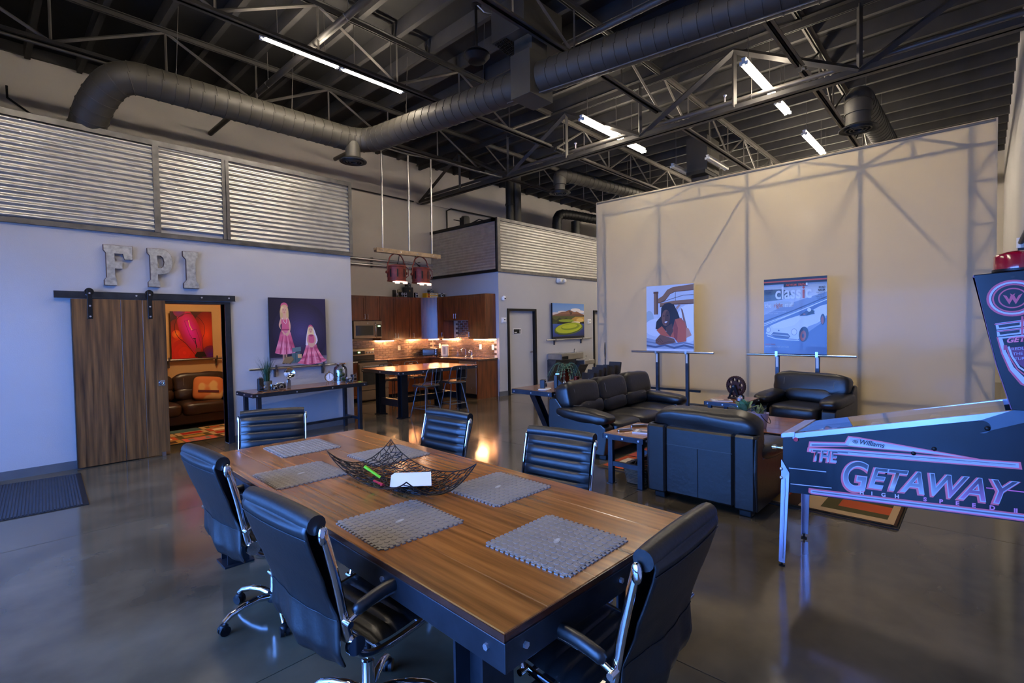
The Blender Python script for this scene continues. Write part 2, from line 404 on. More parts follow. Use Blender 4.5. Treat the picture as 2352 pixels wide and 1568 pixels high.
# ---- stretched fabric screen wall on its lattice frame
XS = 9.70
def fabric_mat():
    m = bpy.data.materials.new('translucent_scrim'); m.use_nodes = True; nt = m.node_tree; N = nt.nodes; L = nt.links
    N.remove(N['Principled BSDF']); out = N['Material Output']
    d = N.new('ShaderNodeBsdfDiffuse'); d.inputs[0].default_value = (*S(206,200,184),1)
    t = N.new('ShaderNodeBsdfTranslucent'); t.inputs[0].default_value = (*S(228,206,158),1)
    tr = N.new('ShaderNodeBsdfGlossy'); tr.inputs['Roughness'].default_value = .10
    nz = N.new('ShaderNodeTexNoise'); nz.inputs['Scale'].default_value = 1.2; nz.inputs['Detail'].default_value = 3
    tc = N.new('ShaderNodeTexCoord'); L.new(tc.outputs['Object'], nz.inputs['Vector'])
    mr = N.new('ShaderNodeMapRange'); mr.inputs['To Min'].default_value = .52; mr.inputs['To Max'].default_value = .60; L.new(nz.outputs[0], mr.inputs[0])
    m1 = N.new('ShaderNodeMixShader'); L.new(mr.outputs[0], m1.inputs[0]); L.new(d.outputs[0], m1.inputs[1]); L.new(t.outputs[0], m1.inputs[2])
    m2 = N.new('ShaderNodeMixShader'); m2.inputs[0].default_value = .006; L.new(m1.outputs[0], m2.inputs[1]); L.new(tr.outputs[0], m2.inputs[2])
    L.new(m2.outputs[0], out.inputs['Surface']); return m
sw = struct('wall_screen', MB().grid(lambda u, v: (XS, 6.39-6.54*u, .02+4.40*v), 40, 26), fabric_mat())
M_latt = pm('grey_tube_lattice', S(122,116,104), .5, .3)
def bar(parent, name, p, q, r, mat, n=8): return obj(name, MB().cyl(p, q, r*1.15, n), mat, parent, smooth=50)
xl = XS+.045; zt = 4.10
bar(sw,'frame_rail',(xl-.03,6.37,4.39),(xl-.03,-.13,4.39),.022,M_latt)
bar(sw,'frame_rail',(xl,6.37,zt),(xl,-.13,zt),.022,M_latt)
bar(sw,'frame_rail',(xl-.03,6.37,.05),(xl-.03,-.13,.05),.022,M_latt)
bar(sw,'frame_rail',(xl,6.37,.38),(xl,-.13,.38),.02,M_latt)
for y in (6.36, 6.16, 4.85, 3.13, 1.44, .15, -.12): bar(sw,'frame_post',(xl,y,.02),(xl,y,4.39),.026 if y not in (6.36,-.12) else .02,M_latt)
for ya, yb in ((6.36,6.16),(.15,-.12)):
    zz = [.4,1.05,1.7,2.35,3.0,3.6,4.06]
    for i in range(6):
        bar(sw,'lattice_rung',(xl,ya,zz[i]),(xl,yb,zz[i]),.016,M_latt)
        a, b = (ya,yb) if i%2 else (yb,ya)
        bar(sw,'lattice_brace',(xl,a,zz[i]),(xl,b,zz[i+1]),.016,M_latt)
nodes = [6.16,5.5,4.85,4.0,3.13,2.3,1.44,.8,.15]
for i in range(len(nodes)-1):
    a, b = nodes[i], nodes[i+1]
    z0, z1 = (zt,4.39) if i%2==0 else (4.39,zt)
    bar(sw,'lattice_brace',(xl,a,z0),(xl,b,z1),.02,M_latt)
    if i%2==0: bar(sw,'lattice_rung',(xl,b,zt),(xl,b,4.39),.018,M_latt)
for y in (4.85,3.13,1.44):
    for dy in (-.75,.75): bar(sw,'lattice_brace',(xl,y,zt),(xl+.35,y+dy,zt-1.15),.022,M_latt)
    if y == 4.85:
        for dy in (-.62,.6): bar(sw,'lattice_brace',(xl+.05,y,2.95),(xl+.4,y+dy,2.0),.02,M_latt)
# ================================================================== ROOF AND EVERYTHING HUNG FROM IT
ce = struct('ceiling', BOX(XW-.25, YR-.15, 6.10, XF+.15, YB_+.15, 6.35), M_deck)
pur = MB().box(-.035, YR, 5.88, .035, YB_-.051, 6.099).mesh('purlin'); pur.materials.append(M_purl)
k = 0; x = .69 - .61*4
while x < XF:
    rep(pur, None, 'purlin', ce, (x, 0, 0)); x += .61
def web_truss(label, cat, A, B, zb, ztop, panel, chord, webr, mat, mweb, parity=0, name='roof_joist'):
    """A, B plan points; chords as paired angles, round/angle webs"""
    A = Vector((A[0],A[1],0)); B = Vector((B[0],B[1],0)); L = (B-A).length; d = (B-A)/L; nrm = Vector((-d.y,d.x,0))
    t = thing(name, label, cat)
    for nm, z, h in (('bottom_chord', zb, 1), ('top_chord', ztop-chord, -1)):
        m = MB()
        for s in (-1, 1):
            a = nrm*(.012*s); b = nrm*(chord*s*1.05)
            def seg(p, q, z0, z1):
                P = [A+p, A+q, B+q, B+p]
                m.add([(v.x,v.y,z0) for v in P]+[(v.x,v.y,z1) for v in P], [(3,2,1,0),(4,5,6,7),(0,1,5,4),(1,2,6,5),(2,3,7,6),(3,0,4,7)] if s > 0 else [(0,1,2,3),(7,6,5,4),(4,5,1,0),(5,6,2,1),(6,7,3,2),(7,4,0,3)])
            seg(a, nrm*(.024*s), z, z+chord)
            if h > 0: seg(a, b, z, z+.008)
            else: seg(a, b, z+chord-.008, z+chord)
        obj(nm, m, mat, t)
    n = max(2, round(L/panel)); z0 = zb+chord*.6; z1 = ztop-chord*.6
    for i in range(n):
        p = A + d*(L*i/n); q = A + d*(L*(i+1)/n); up = (i+parity) % 2 == 0
        a, b = ((p.x,p.y,z0),(q.x,q.y,z1)) if up else ((p.x,p.y,z1),(q.x,q.y,z0))
        obj('web', MB().cyl(a, b, webr, 4), mweb, t)
        if i: obj('web', MB().cyl((p.x,p.y,z0),(p.x,p.y,z1), webr*.7, 4), mweb, t)
    return t
for i, (y, w) in enumerate(((8.38,'nearest the grey back wall'),(6.30,'above the row of lit tubes'),(3.98,'over the middle of the room'),(1.87,'over the lounge chairs'))):
    web_truss('dark roof joist %s, near side of girder' % w, 'roof joist', (XW,y), (7.97,y), 5.20, 5.88, 1.2, .06, .022, M_truss, M_truss2, i, )
    web_truss('grey roof joist %s, beyond the girder' % w, 'roof joist', (8.14,y), (XF,y), 5.20, 5.88, .95, .06, .020, M_truss2, M_truss2, i+1)
web_truss('heavy black girder truss crossing the whole room', 'girder truss', (8.055,YR), (8.055,YB_-.05), 4.88, 5.86, 1.55, .10, .05, M_truss, M_truss, 1, 'girder_truss')

def bend(pts, rad=.3, n=6):
    """round the corners of a polyline"""
    pts = [Vector(p) for p in pts]; out = [pts[0]]
    for i in range(1, len(pts)-1):
        a, b, c = pts[i-1], pts[i], pts[i+1]; u = (a-b); v = (c-b); r = min(rad, u.length*.49, v.length*.49)
        p = b+u.normalized()*r; q = b+v.normalized()*r
        for k in range(n+1):
            t = k/n; out.append(p*(1-t)**2 + b*2*t*(1-t) + q*t*t)
    out.append(pts[-1]); return out
def resample(pts, step):
    out = [pts[0]]; acc = 0
    for i in range(len(pts)-1):
        a, b = pts[i], pts[i+1]; L = (b-a).length; d = step-acc
        while d <= L: out.append(a+(b-a)*(d/L)); d += step
        acc = (acc+L) % step
    return out
def duct(t, pts, r, mat, pitch=.15, rad=.35, name='duct_run'):
    pl = bend(pts, rad, 8)
    o = obj(name, MB().tube(pl, r, 28), mat, t, smooth=50)
    rs = resample(pl, pitch); m = MB()
    for i in range(1, len(rs)-1):
        d = (rs[i+1]-rs[i-1]).normalized(); a = Vector((0,0,1)) if abs(d.z) < .9 else Vector((1,0,0)); x = d.cross(a).normalized(); y = d.cross(x)
        ring = [rs[i]+(x*math.cos(2*PI*k/28)+y*math.sin(2*PI*k/28))*(r+.002)+d*(.02*(k/28)) for k in range(29)]
        m.tube(ring, .007, 4)
    obj('spiral_seam', m, mat, o, smooth=60)
    return o
def diffuser(t, p, r, neck, ztop):
    x, y, z = p
    obj('neck', MB().lathe([(neck,ztop-z),(neck,.05),(neck*1.2,.03)], 24, p), M_duct, t, smooth=40)
    d = obj('diffuser_plate', MB().lathe([(neck*1.1,.05),(r*.8,.035),(r,.0),(r*.98,-.012),(r*.85,.0),(r*.8,.012),(.01,.015)], 32, p), M_ductb, t, smooth=40)
    for q in (.62,.4,.2): obj('ring', MB().lathe([(r*q+.03,.012),(r*q+.02,-.02),(r*q,-.02),(r*q-.005,.012)], 28, p), M_ductb, d, smooth=40)
t = thing('spiral_duct', 'long grey spiral duct rising over the parapet and bending at the ceiling', 'duct')
duct(t, [(1.02,8.33,4.11),(1.10,8.0,4.5),(1.30,7.68,4.80),(1.9,7.68,4.80),(4.62,7.68,4.80),(5.0,4.42,4.80)], .19, M_duct, rad=.42)
diffuser(t, (4.36,7.60,4.42), .22, .12, 4.72)
for a in ((1.9,7.68),(3.4,7.68),(4.72,6.6),(4.95,5.1)): obj('hanger_wire', MB().cyl((a[0],a[1],4.99),(a[0]+.05,a[1],5.9),.004,5), M_truss2, t)
t = thing('spiral_duct', 'fat grey spiral duct leaving the box plenum toward the right', 'duct')
duct(t, [(5.02,4.10,4.80),(5.29,2.2,4.80),(5.63,YR+.02,4.80)], .19, M_duct)
obj('duct_strap', MB().cyl((4.90,4.6,4.60),(5.5,.2,4.60),.008,5), M_truss2, t)
t = thing('duct_plenum', 'square grey sheet-metal plenum box joining two round ducts', 'duct')
obj('lower_box', BOX(4.79,4.10,4.55,5.24,4.43,5.10), M_duct, t, bevel=.006)
obj('neck', MB().box(4.86,4.12,5.10,5.16,4.42,5.32), M_duct, t)
u = obj('upper_box', BOX(4.83,4.22,5.42,5.62,4.80,5.87), M_duct, t, bevel=.006)
obj('upper_neck', BOX(5.0,4.18,5.32,5.4,4.50,5.42), M_duct, t)
g = MB()
for i in range(14):
    for j in range(8):
        g.box(4.86+.045*i, 4.56+.028*j, 5.40-.04*math.sin(PI*(i+.5)/14), 4.87+.045*i+.02, 4.56+.028*j+.012, 5.419)
obj('return_grille', g, M_ductb, t)['kind'] = 'stuff'
t = thing('spiral_duct', 'grey spiral duct with a drop diffuser left of the fabric screen', 'duct')
duct(t, [(9.34,7.14,4.9),(9.34,7.14,5.14),(9.7,7.05,5.14),(12.4,6.72,5.14)], .15, M_duct, rad=.24)
diffuser(t, (9.34,7.14,4.72), .25, .12, 4.95)
for x_ in (10.2,11.8): obj('hanger_wire', MB().cyl((x_,7.05-.12*(x_-9.7),5.28),(x_,7.05-.12*(x_-9.7),6.1),.004,5), M_truss2, t)
t = thing('spiral_duct', 'dark spiral duct with a drop diffuser above the screen corner', 'duct')
duct(t, [(9.75,1.46,4.95),(9.75,1.46,5.22),(10.1,1.46,5.22),(13.0,1.42,5.22)], .19, M_duct, rad=.28)
diffuser(t, (9.75,1.46,4.72), .27, .17, 5.0)
for x_ in (10.4,12.2): obj('hanger_wire', MB().cyl((x_,1.45,5.40),(x_,1.45,6.1),.004,5), M_truss2, t)
t = thing('exhaust_duct', 'black elbowed exhaust duct standing on the restroom roof', 'duct')
duct(t, [(12.0,9.3,4.1),(12.0,9.3,5.0),(12.6,9.25,5.05),(16.5,8.95,5.12)], .14, M_ductb, rad=.3)
t = thing('exhaust_duct', 'straight black exhaust stack behind the elbowed duct', 'duct')
duct(t, [(12.95,9.3,4.1),(12.95,9.3,4.9)], .14, M_ductb)
t = thing('vent_stack', 'dark vertical vent stack rising from the restroom roof by the back wall', 'duct')
obj('pipe', MB().cyl((9.95,9.3,4.1),(9.95,9.3,6.09),.11,20), M_ductb, t, smooth=40); obj('pipe', MB().cyl((10.22,9.3,4.1),(10.22,9.3,6.09),.13,20), M_duct, t, smooth=40)
obj('collar', MB().cyl((9.95,9.3,4.9),(9.95,9.3,4.95),.125,20), M_ductb, t, smooth=40)
t = thing('hvac_unit', 'dark sheet-metal heating unit hung beyond the girder', 'heater')
obj('cabinet', BOX(11.3,4.5,5.1,12.0,4.98,5.87), M_duct, t); obj('louvre', BOX(11.24,4.52,5.02,11.9,4.96,5.0995), M_ductb, t); obj('drop_duct', BOX(11.5,4.55,4.45,11.9,4.95,5.1), M_duct, t)
# fluorescent strips
def strip(label, x0, x1, y, z, lit=True):
    t = thing('strip_light', label, 'ceiling light', group='fluorescent strip lights')
    obj('housing', MB().prism([(-.016,-.03),(.016,-.03),(.03,.05),(-.03,.05)], 0, x1-x0, 'x'), M_white, t).location = (x0, y, z)
    for s in (-1,1):
        obj('tube', MB().cyl((x0+.03,y+.034*s,z-.022),(x1-.03,y+.034*s,z-.022),.019,12), M_tube if lit else M_white, t, smooth=50)
        for xx in (x0+.015,x1-.015): obj('socket', BOX(xx-.015,y+.034*s-.02,z-.045,xx+.015,y+.034*s+.02,z), M_white, t)
    for xx in (x0+.2,x1-.2): obj('hanger', MB().cyl((xx,y,z+.055),(xx,y,6.1),.005,5), M_truss2, t)
ZL = 5.25
strip('lit fluorescent strip nearest the spiral duct bend, left of two in line', 2.49, 3.51, 6.42, ZL)
strip('lit fluorescent strip over the dining table end, right of two in line', 3.54, 4.54, 6.42, ZL)
strip('lit fluorescent strip just before the girder, left end of the middle row', 7.30, 8.66, 5.10, ZL)
strip('lit fluorescent strip just beyond the girder in the middle row', 8.90, 9.62, 5.14, ZL)
strip('lit fluorescent strip before the girder in the right-hand row', 7.35, 8.72, 2.42, ZL)
strip('short lit fluorescent strip beyond the girder in the right-hand row', 9.04, 9.66, 2.45, ZL)
strip('lit fluorescent strip above the top edge of the fabric screen', 10.9, 12.5, 2.49, ZL)
strip('lit fluorescent strip at the far end of the right-hand row', 15.6, 17.3, 2.6, ZL)
strip('lit fluorescent strip far behind the fabric screen, middle row', 12.6, 14.6, 5.3, ZL)
strip('unlit twin-tube strip behind the heating unit', 10.8, 11.9, 4.30, 5.2, False)
strip('unlit twin-tube strip left of the heating unit', 10.8, 11.9, 5.09, 5.2, False)
strip('lit fluorescent strip overhead outside the top of the picture', 1.8, 3.5, 2.58, ZL)
strip('added unseen fluorescent strip backlighting the fabric screen, middle of right row', 13.1, 15.0, 2.6, ZL)  # unseen lamp added to backlight the screen
strip('added unseen fluorescent strip backlighting the fabric screen, far middle row', 15.4, 17.2, 5.3, ZL)  # another hidden lamp, added so more light comes through the fabric
strip('lit fluorescent strip overhead by the shop front', -1.0, 1.0, 4.3, ZL)
# pendant speaker lamp
t = thing('pendant_speaker', 'round black bowl pendant on a thin stem beside the plenum', 'pendant')
obj('stem', MB().cyl((4.62,4.87,5.32),(4.62,4.87,5.87),.018,10), M_black, t, smooth=50)
obj('canopy', MB().lathe([(.0,.02),(.06,.02),(.075,0)], 18, (4.62,4.87,5.85)), M_black, t, smooth=40)
obj('bowl', MB().lathe([(.02,.13),(.06,.11),(.17,.03),(.175,.0),(.12,-.06),(.105,-.07),(.0,-.07)], 28, (4.62,4.87,5.20)), M_black, t, smooth=40)
obj('cable', MB().tube([(4.62,4.85,5.86),(4.70,4.8,5.78),(4.82,4.78,5.8)],.008,6), M_galv, t)
# pipes
def pipe(label, pts, r, mat, cat='pipe', name='sprinkler_pipe', clamps=()):
    t = thing(name, label, cat); obj('pipe', MB().tube(pts, r, 12), mat, t, smooth=60)
    for c in clamps: obj('clamp', MB().tube([(c[0],c[1],c[2]-r-.012),(c[0]-r-.012,c[1],c[2]),(c[0],c[1],c[2]+r+.012),(c[0]+r+.012,c[1],c[2])],.006,5,True).cyl((c[0],c[1],c[2]+r),(c[0],c[1],5.9),.005,5), M_truss2, t)
    return t
pipe('dark sprinkler pipe ending at the back wall, crossing above the lit tubes', [(3.19,YB_-.04,5.42),(3.19,YR+.02,5.42)], .045, M_truss, clamps=((3.19,8.0,5.42),(3.19,5.6,5.42)))
pipe('steel sprinkler pipe running past the box plenum', [(5.72,YB_-.04,5.52),(5.72,YR+.02,5.52)], .045, M_truss2, clamps=((5.72,8.0,5.52),(5.72,3.2,5.52)))
pipe('black conduit clipped along the back wall', [(.45,YB_-.05,5.4),(.45,YB_-.06,5.22),(.7,YB_-.06,5.05),(1.2,YB_-.06,4.96),(7.85,YB_-.06,4.92)], .016, M_black, name='conduit', cat='conduit')
pipe('black conduit bent over the restroom roof', [(8.95,YB_-.06,4.12),(8.95,YB_-.06,4.85),(9.1,YB_-.06,4.93),(12.5,YB_-.06,4.93)], .02, M_black, name='conduit', cat='conduit')
gp = pipe('sprinkler pipe following the girder truss', [(8.25,YB_-.04,5.12),(8.25,YR+.02,5.12)], .035, M_truss2, clamps=((8.25,6.2,5.12),(8.25,2.6,5.12)))
pipe('slim black pipe along the joist nearest the back wall', [(XW+.02,8.28,5.13),(7.9,8.28,5.13)], .02, M_truss)
for y in (5.9,3.0,1.2):
    h = obj('sprinkler_head', MB().cyl((8.25,y,5.155),(8.25,y,5.26),.012,8).lathe([(.012,-.03),(.03,.0),(.0,.005)],10,(8.25,y,5.26)), M_bolt, gp)
# ================================================================== PRINT / LETTERING HELPERS
def El(cx, cy, rx, ry, n=24, rot=0):
    c, s = math.cos(rot), math.sin(rot)
    return [(cx+rx*math.cos(2*PI*k/n)*c-ry*math.sin(2*PI*k/n)*s, cy+rx*math.cos(2*PI*k/n)*s+ry*math.sin(2*PI*k/n)*c) for k in range(n)]
def Rc(x0, y0, x1, y1): return [(x0,y0),(x1,y0),(x1,y1),(x0,y1)]
def Ln(pts, w):
    """thick polyline outline"""
    L = []; R = []
    for i, p in enumerate(pts):
        a = pts[max(0,i-1)]; b = pts[min(len(pts)-1,i+1)]; dx, dy = b[0]-a[0], b[1]-a[1]; l = math.hypot(dx,dy) or 1
        nx, ny = -dy/l*w/2, dx/l*w/2; L.append((p[0]+nx,p[1]+ny)); R.append((p[0]-nx,p[1]-ny))
    return L + R[::-1]
def soft(cx, cy, rx, ry, c0, c1, n=7, rot=0):
    """nested ellipses: colour fades from c0 (rim) to c1 (centre)"""
    return [(tuple(int(c0[k]+(c1[k]-c0[k])*i/(n-1)) for k in range(3)), El(cx,cy,rx*(1-.88*i/(n-1)),ry*(1-.88*i/(n-1)),26,rot)) for i in range(n)]
def clip01(P):
    for ax, lim, sg in ((0,0,1),(0,1,-1),(1,0,1),(1,1,-1)):
        o = []
        for i in range(len(P)):
            a, b = P[i-1], P[i]; da, db = (a[0][ax]-lim)*sg, (b[0][ax]-lim)*sg
            if (da < 0) != (db < 0):
                q = da/(da-db); o.append((tuple(a[0][k]+(b[0][k]-a[0][k])*q for k in (0,1)), tuple(a[1][k]+(b[1][k]-a[1][k])*q for k in range(3))))
            if db >= 0: o.append(b)
        P = o
        if len(P) < 3: return []
    return P
def art(name, parent, shapes, frame, mat, lift=.00025, clip=False):
    """flat print: shapes = [(colour or colour list, outline)] in unit coordinates; frame(u,v,d) -> point, d = lift off the sheet"""
    vs = []; fs = []; cols = []
    for k, (c, poly) in enumerate(shapes):
        P = [((float(u),float(v)), (c[i % len(c)] if isinstance(c, list) else c)) for i, (u, v) in enumerate(poly)]
        if clip: P = clip01(P)
        if len(P) < 3: continue
        n0 = len(vs); d = lift*(k+1); poly = [p[0] for p in P]
        for (u, v), cc in P: vs.append(frame(u, v, d)); cols.append(S(*cc))
        for t in tessellate_polygon([[Vector((u,v,0)) for u,v in poly]]):
            a, b, c_ = t
            ar = (poly[b][0]-poly[a][0])*(poly[c_][1]-poly[a][1])-(poly[c_][0]-poly[a][0])*(poly[b][1]-poly[a][1])
            fs.append((a+n0,b+n0,c_+n0) if ar > 0 else (a+n0,c_+n0,b+n0))
    me = bpy.data.meshes.new(name); me.from_pydata(vs, [], fs)
    at = me.color_attributes.new('ink', 'FLOAT_COLOR', 'POINT')
    for i, c in enumerate(cols): at.data[i].color = (*c, 1)
    me.materials.append(mat)
    o = bpy.data.objects.new(name, me); COL.objects.link(o); o.parent = parent
    return o
def text_mesh(s, size, shear=0, bold=0, ext=0, align='LEFT', sx=1, space=1):
    c = bpy.data.curves.new('t', 'FONT'); c.body = s; c.size = size; c.shear = shear; c.offset = bold; c.extrude = ext; c.align_x = align; c.space_character = space
    o = bpy.data.objects.new('t', c); COL.objects.link(o); dg = bpy.context.evaluated_depsgraph_get(); dg.update()
    me = bpy.data.meshes.new_from_object(o.evaluated_get(dg)); bpy.data.objects.remove(o); bpy.data.curves.remove(c)
    if sx != 1:
        for v in me.vertices: v.co.x *= sx
    return me
LASTW = [0]
def lettering(name, parent, s, size, frame, col, mat=None, u=0, v=0, d=.003, colfn=None, **k):
    me = text_mesh(s, size, **k); LASTW[0] = max(w.co.x for w in me.vertices)
    if mat is None:
        at = me.color_attributes.new('ink', 'FLOAT_COLOR', 'POINT')
        for i, w in enumerate(me.vertices): at.data[i].color = (*S(*(colfn(w.co.x, w.co.y) if colfn else col)), 1)
    me.materials.clear(); me.materials.append(mat or M_ink)
    for w in me.vertices: w.co = Vector(frame(u+w.co.x, v+w.co.y, d+w.co.z))
    o = bpy.data.objects.new(name, me); COL.objects.link(o); o.parent = parent; return o

def catmull(P, n=6):
    out = []
    for i in range(len(P)-1):
        p0, p1, p2, p3 = P[max(0,i-1)], P[i], P[i+1], P[min(len(P)-1,i+2)]
        for k in range(n):
            t = k/n; out.append(tuple(.5*((2*p1[a])+(-p0[a]+p2[a])*t+(2*p0[a]-5*p1[a]+4*p2[a]-p3[a])*t*t+(-p0[a]+3*p1[a]-3*p2[a]+p3[a])*t**3) for a in range(len(p1))))
    out.append(P[-1]); return out
# ================================================================== BARN DOOR
yd = YL-.085
t = thing('barn_door', 'dark stained wooden sliding barn door hung in front of the blue-grey wall', 'door')
px = [.803, 1.275, 1.50, 1.757]
for i in range(3): obj('plank', BOX(px[i]+.0015, yd, .012, px[i+1]-.0015, yd+.045, 2.075, ch=.003), M_doorw, t)
obj('edge_strip', BOX(.797, yd-.001, .012, .803, yd+.046, 2.075), M_mill, t)
for x in (.975, 1.585):
    h = obj('hanger_strap', BOX(x-.024, yd-.009, 1.83, x+.024, yd-.0005, 2.19, ch=.002), M_black, t)
    for z in (1.86, 1.99, 2.145): obj('bolt', MB().cyl((x,yd-.009,z),(x,yd-.018,z),.011,6), M_bolt, h)
    obj('wheel', MB().cyl((x,yd-.0,2.165),(x,yd+.03,2.165),.045,20), M_black, h, smooth=40)
p = obj('pull_plate', BOX(1.648,yd-.006,.94,1.72,yd-.0005,1.012), M_chrome, t)
obj('pull_ring', MB().lathe([(.032,0),(.03,.006),(.022,.007),(.02,.001),(.006,.0),(.0,.004)], 20), M_chrome, p, smooth=40).matrix_local = Matrix.Translation((1.684,yd-.006,.976)) @ Matrix.Rotation(PI/2,4,'X')
obj('floor_guide', MB().box(1.66,yd-.03,0,1.70,yd-.004,.05), M_alum, t)
t = thing('sliding_door_rail', 'long black steel rail carrying the sliding barn door', 'rail')
obj('rail', BOX(.652, YL-.05, 2.09, 2.635, YL-.035, 2.168), M_steel, t, bevel=.002)
obj('lip', BOX(.652, YL-.06, 2.083, 2.635, YL-.034, 2.090), M_steel, t)
for x in (.95,1.45,2.2,2.55): obj('bolt', MB().cyl((x,YL-.05,2.13),(x,YL-.06,2.13),.012,6).cyl((x,YL-.035,2.13),(x,YL-.001,2.13),.012,6), M_bolt, t)
# letters
def slab(ch, x0, x1, z0, z1):
    w, h = x1-x0, z1-z0
    F = [(0,0),(.42,0),(.42,.13),(.36,.2),(.36,.42),(.62,.42),(.62,.58),(.36,.58),(.36,.8),(.66,.8),(.72,.66),(1,.66),(1,1),(0,1),(0,.87),(.08,.8),(.08,.2),(0,.13)]
    P = [(0,0),(.46,0),(.46,.12),(.38,.18),(.38,.33),(.62,.34),(.82,.39),(.95,.5),(1,.67),(.96,.82),(.84,.94),(.66,1),(0,1),(0,.88),(.1,.81),(.1,.19),(0,.12)]
    I = [(0,0),(1,0),(1,.13),(.8,.22),(.8,.78),(1,.87),(1,1),(0,1),(0,.87),(.2,.78),(.2,.22),(0,.13)]
    q = {'F':F,'P':P,'I':I}[ch]
    return [(x0+w*u, z0+h*v) for u, v in q]
M_rust = pm('rusty_letter_rim', S(96,70,58), .6, .4, var=.3, scale=20)
M_galvl = pm('spangled_galvanised_letter', S(168,168,166), .42, .6, var=.25, scale=26)
for ch, x0, x1 in (('F',1.13,1.43),('P',1.585,1.868),('I',1.988,2.175)):
    t = thing('wall_letter', 'galvanised slab-serif wall letter %s above the barn door rail' % ch, 'letter', group='letters spelling a name')
    q = slab(ch, x0, x1, 2.253, 2.765)
    if ch != 'P':
        obj('rim', MB().prism(q, YL-.05, YL-.001, 'y'), M_rust, t); obj('face', MB().prism([((u-(x0+x1)/2)*.97+(x0+x1)/2, (v-2.509)*.985+2.509) for u, v in q], YL-.054, YL-.0505, 'y'), M_galvl, t)
    else:
        w, h = x1-x0, .512
        hole = [(x0+w*u, 2.253+h*v) for u, v in ((.38,.5),(.52,.5),(.62,.55),(.66,.66),(.62,.77),(.52,.82),(.38,.82))]
        def ring(sc, d0, d1):
            cx, cy = (x0+x1)/2, 2.509; qo = [((u-cx)*sc+cx,(v-cy)*sc+cy) for u, v in q]; hx, hy = x0+w*.5, 2.253+h*.66; qh = [((u-hx)*(2-sc)+hx,(v-hy)*(2-sc)+hy) for u, v in hole]
            n = len(qo); k = len(qh); vs = [(u,d0,v) for u, v in qo+qh]+[(u,d1,v) for u, v in qo+qh]
            fs = []; N = n+k
            for a, b, c in tessellate_polygon([[Vector((u,v,0)) for u, v in qo],[Vector((u,v,0)) for u, v in qh]]): fs += [(a,b,c),(a+N,c+N,b+N)]
            fs += [(i,(i+1)%n,(i+1)%n+N,i+N) for i in range(n)]+[(n+(i+1)%k,n+i,n+i+N,n+(i+1)%k+N) for i in range(k)]
            return MB().add(vs, fs)
        obj('rim', ring(1, YL-.05, YL-.001), M_rust, t); obj('face', ring(.985, YL-.054, YL-.0505), M_galvl, t)
# ================================================================== PICTURES ON RAILS
def rail_shelf(label, x0, x1, y, z, clips, wall):
    t = thing('picture_rail', label, 'picture rail')
    obj('rod', MB().cyl((x0,y,z),(x1,y,z),.019,16), M_alum, t, smooth=50)
    for x in clips:
        obj('bracket', MB().box(x-.013,y+.02,z-.14,x+.013,wall-.001,z+.0).box(x-.013,y-.026,z-.02,x+.013,y-.02,z+.05).box(x-.013,y-.026,z-.026,x+.013,wall-.0,z-.02), M_mill, t)
def canvas(name, label, x0, x1, y, z0, z1, th, shapes, sheet=None):
    t = thing(name, label, 'picture'); obj('canvas', BOX(x0,y,z0,x1,y+th,z1), M_black if sheet is None else sheet, t)
    art('print', t, shapes, lambda u, v, d: (x0+(x1-x0)*u, y-.0006-d, z0+(z1-z0)*v), M_ink, clip=True)
    return t
rail_shelf('slim steel picture rail under the portrait of two girls', 2.79, 4.35, YL-.06, 1.063, (3.18, 3.955), YL)
PK = (214,96,128); PKL = (236,150,172); PKD = (170,62,96); SK = (222,170,142); BL = (228,196,142)
def sm(P, n=5): return [tuple(p) for p in catmull(list(P)+[P[0]], n)][:-1]
HAIR = (214,178,122); HAIRL = (236,208,152)
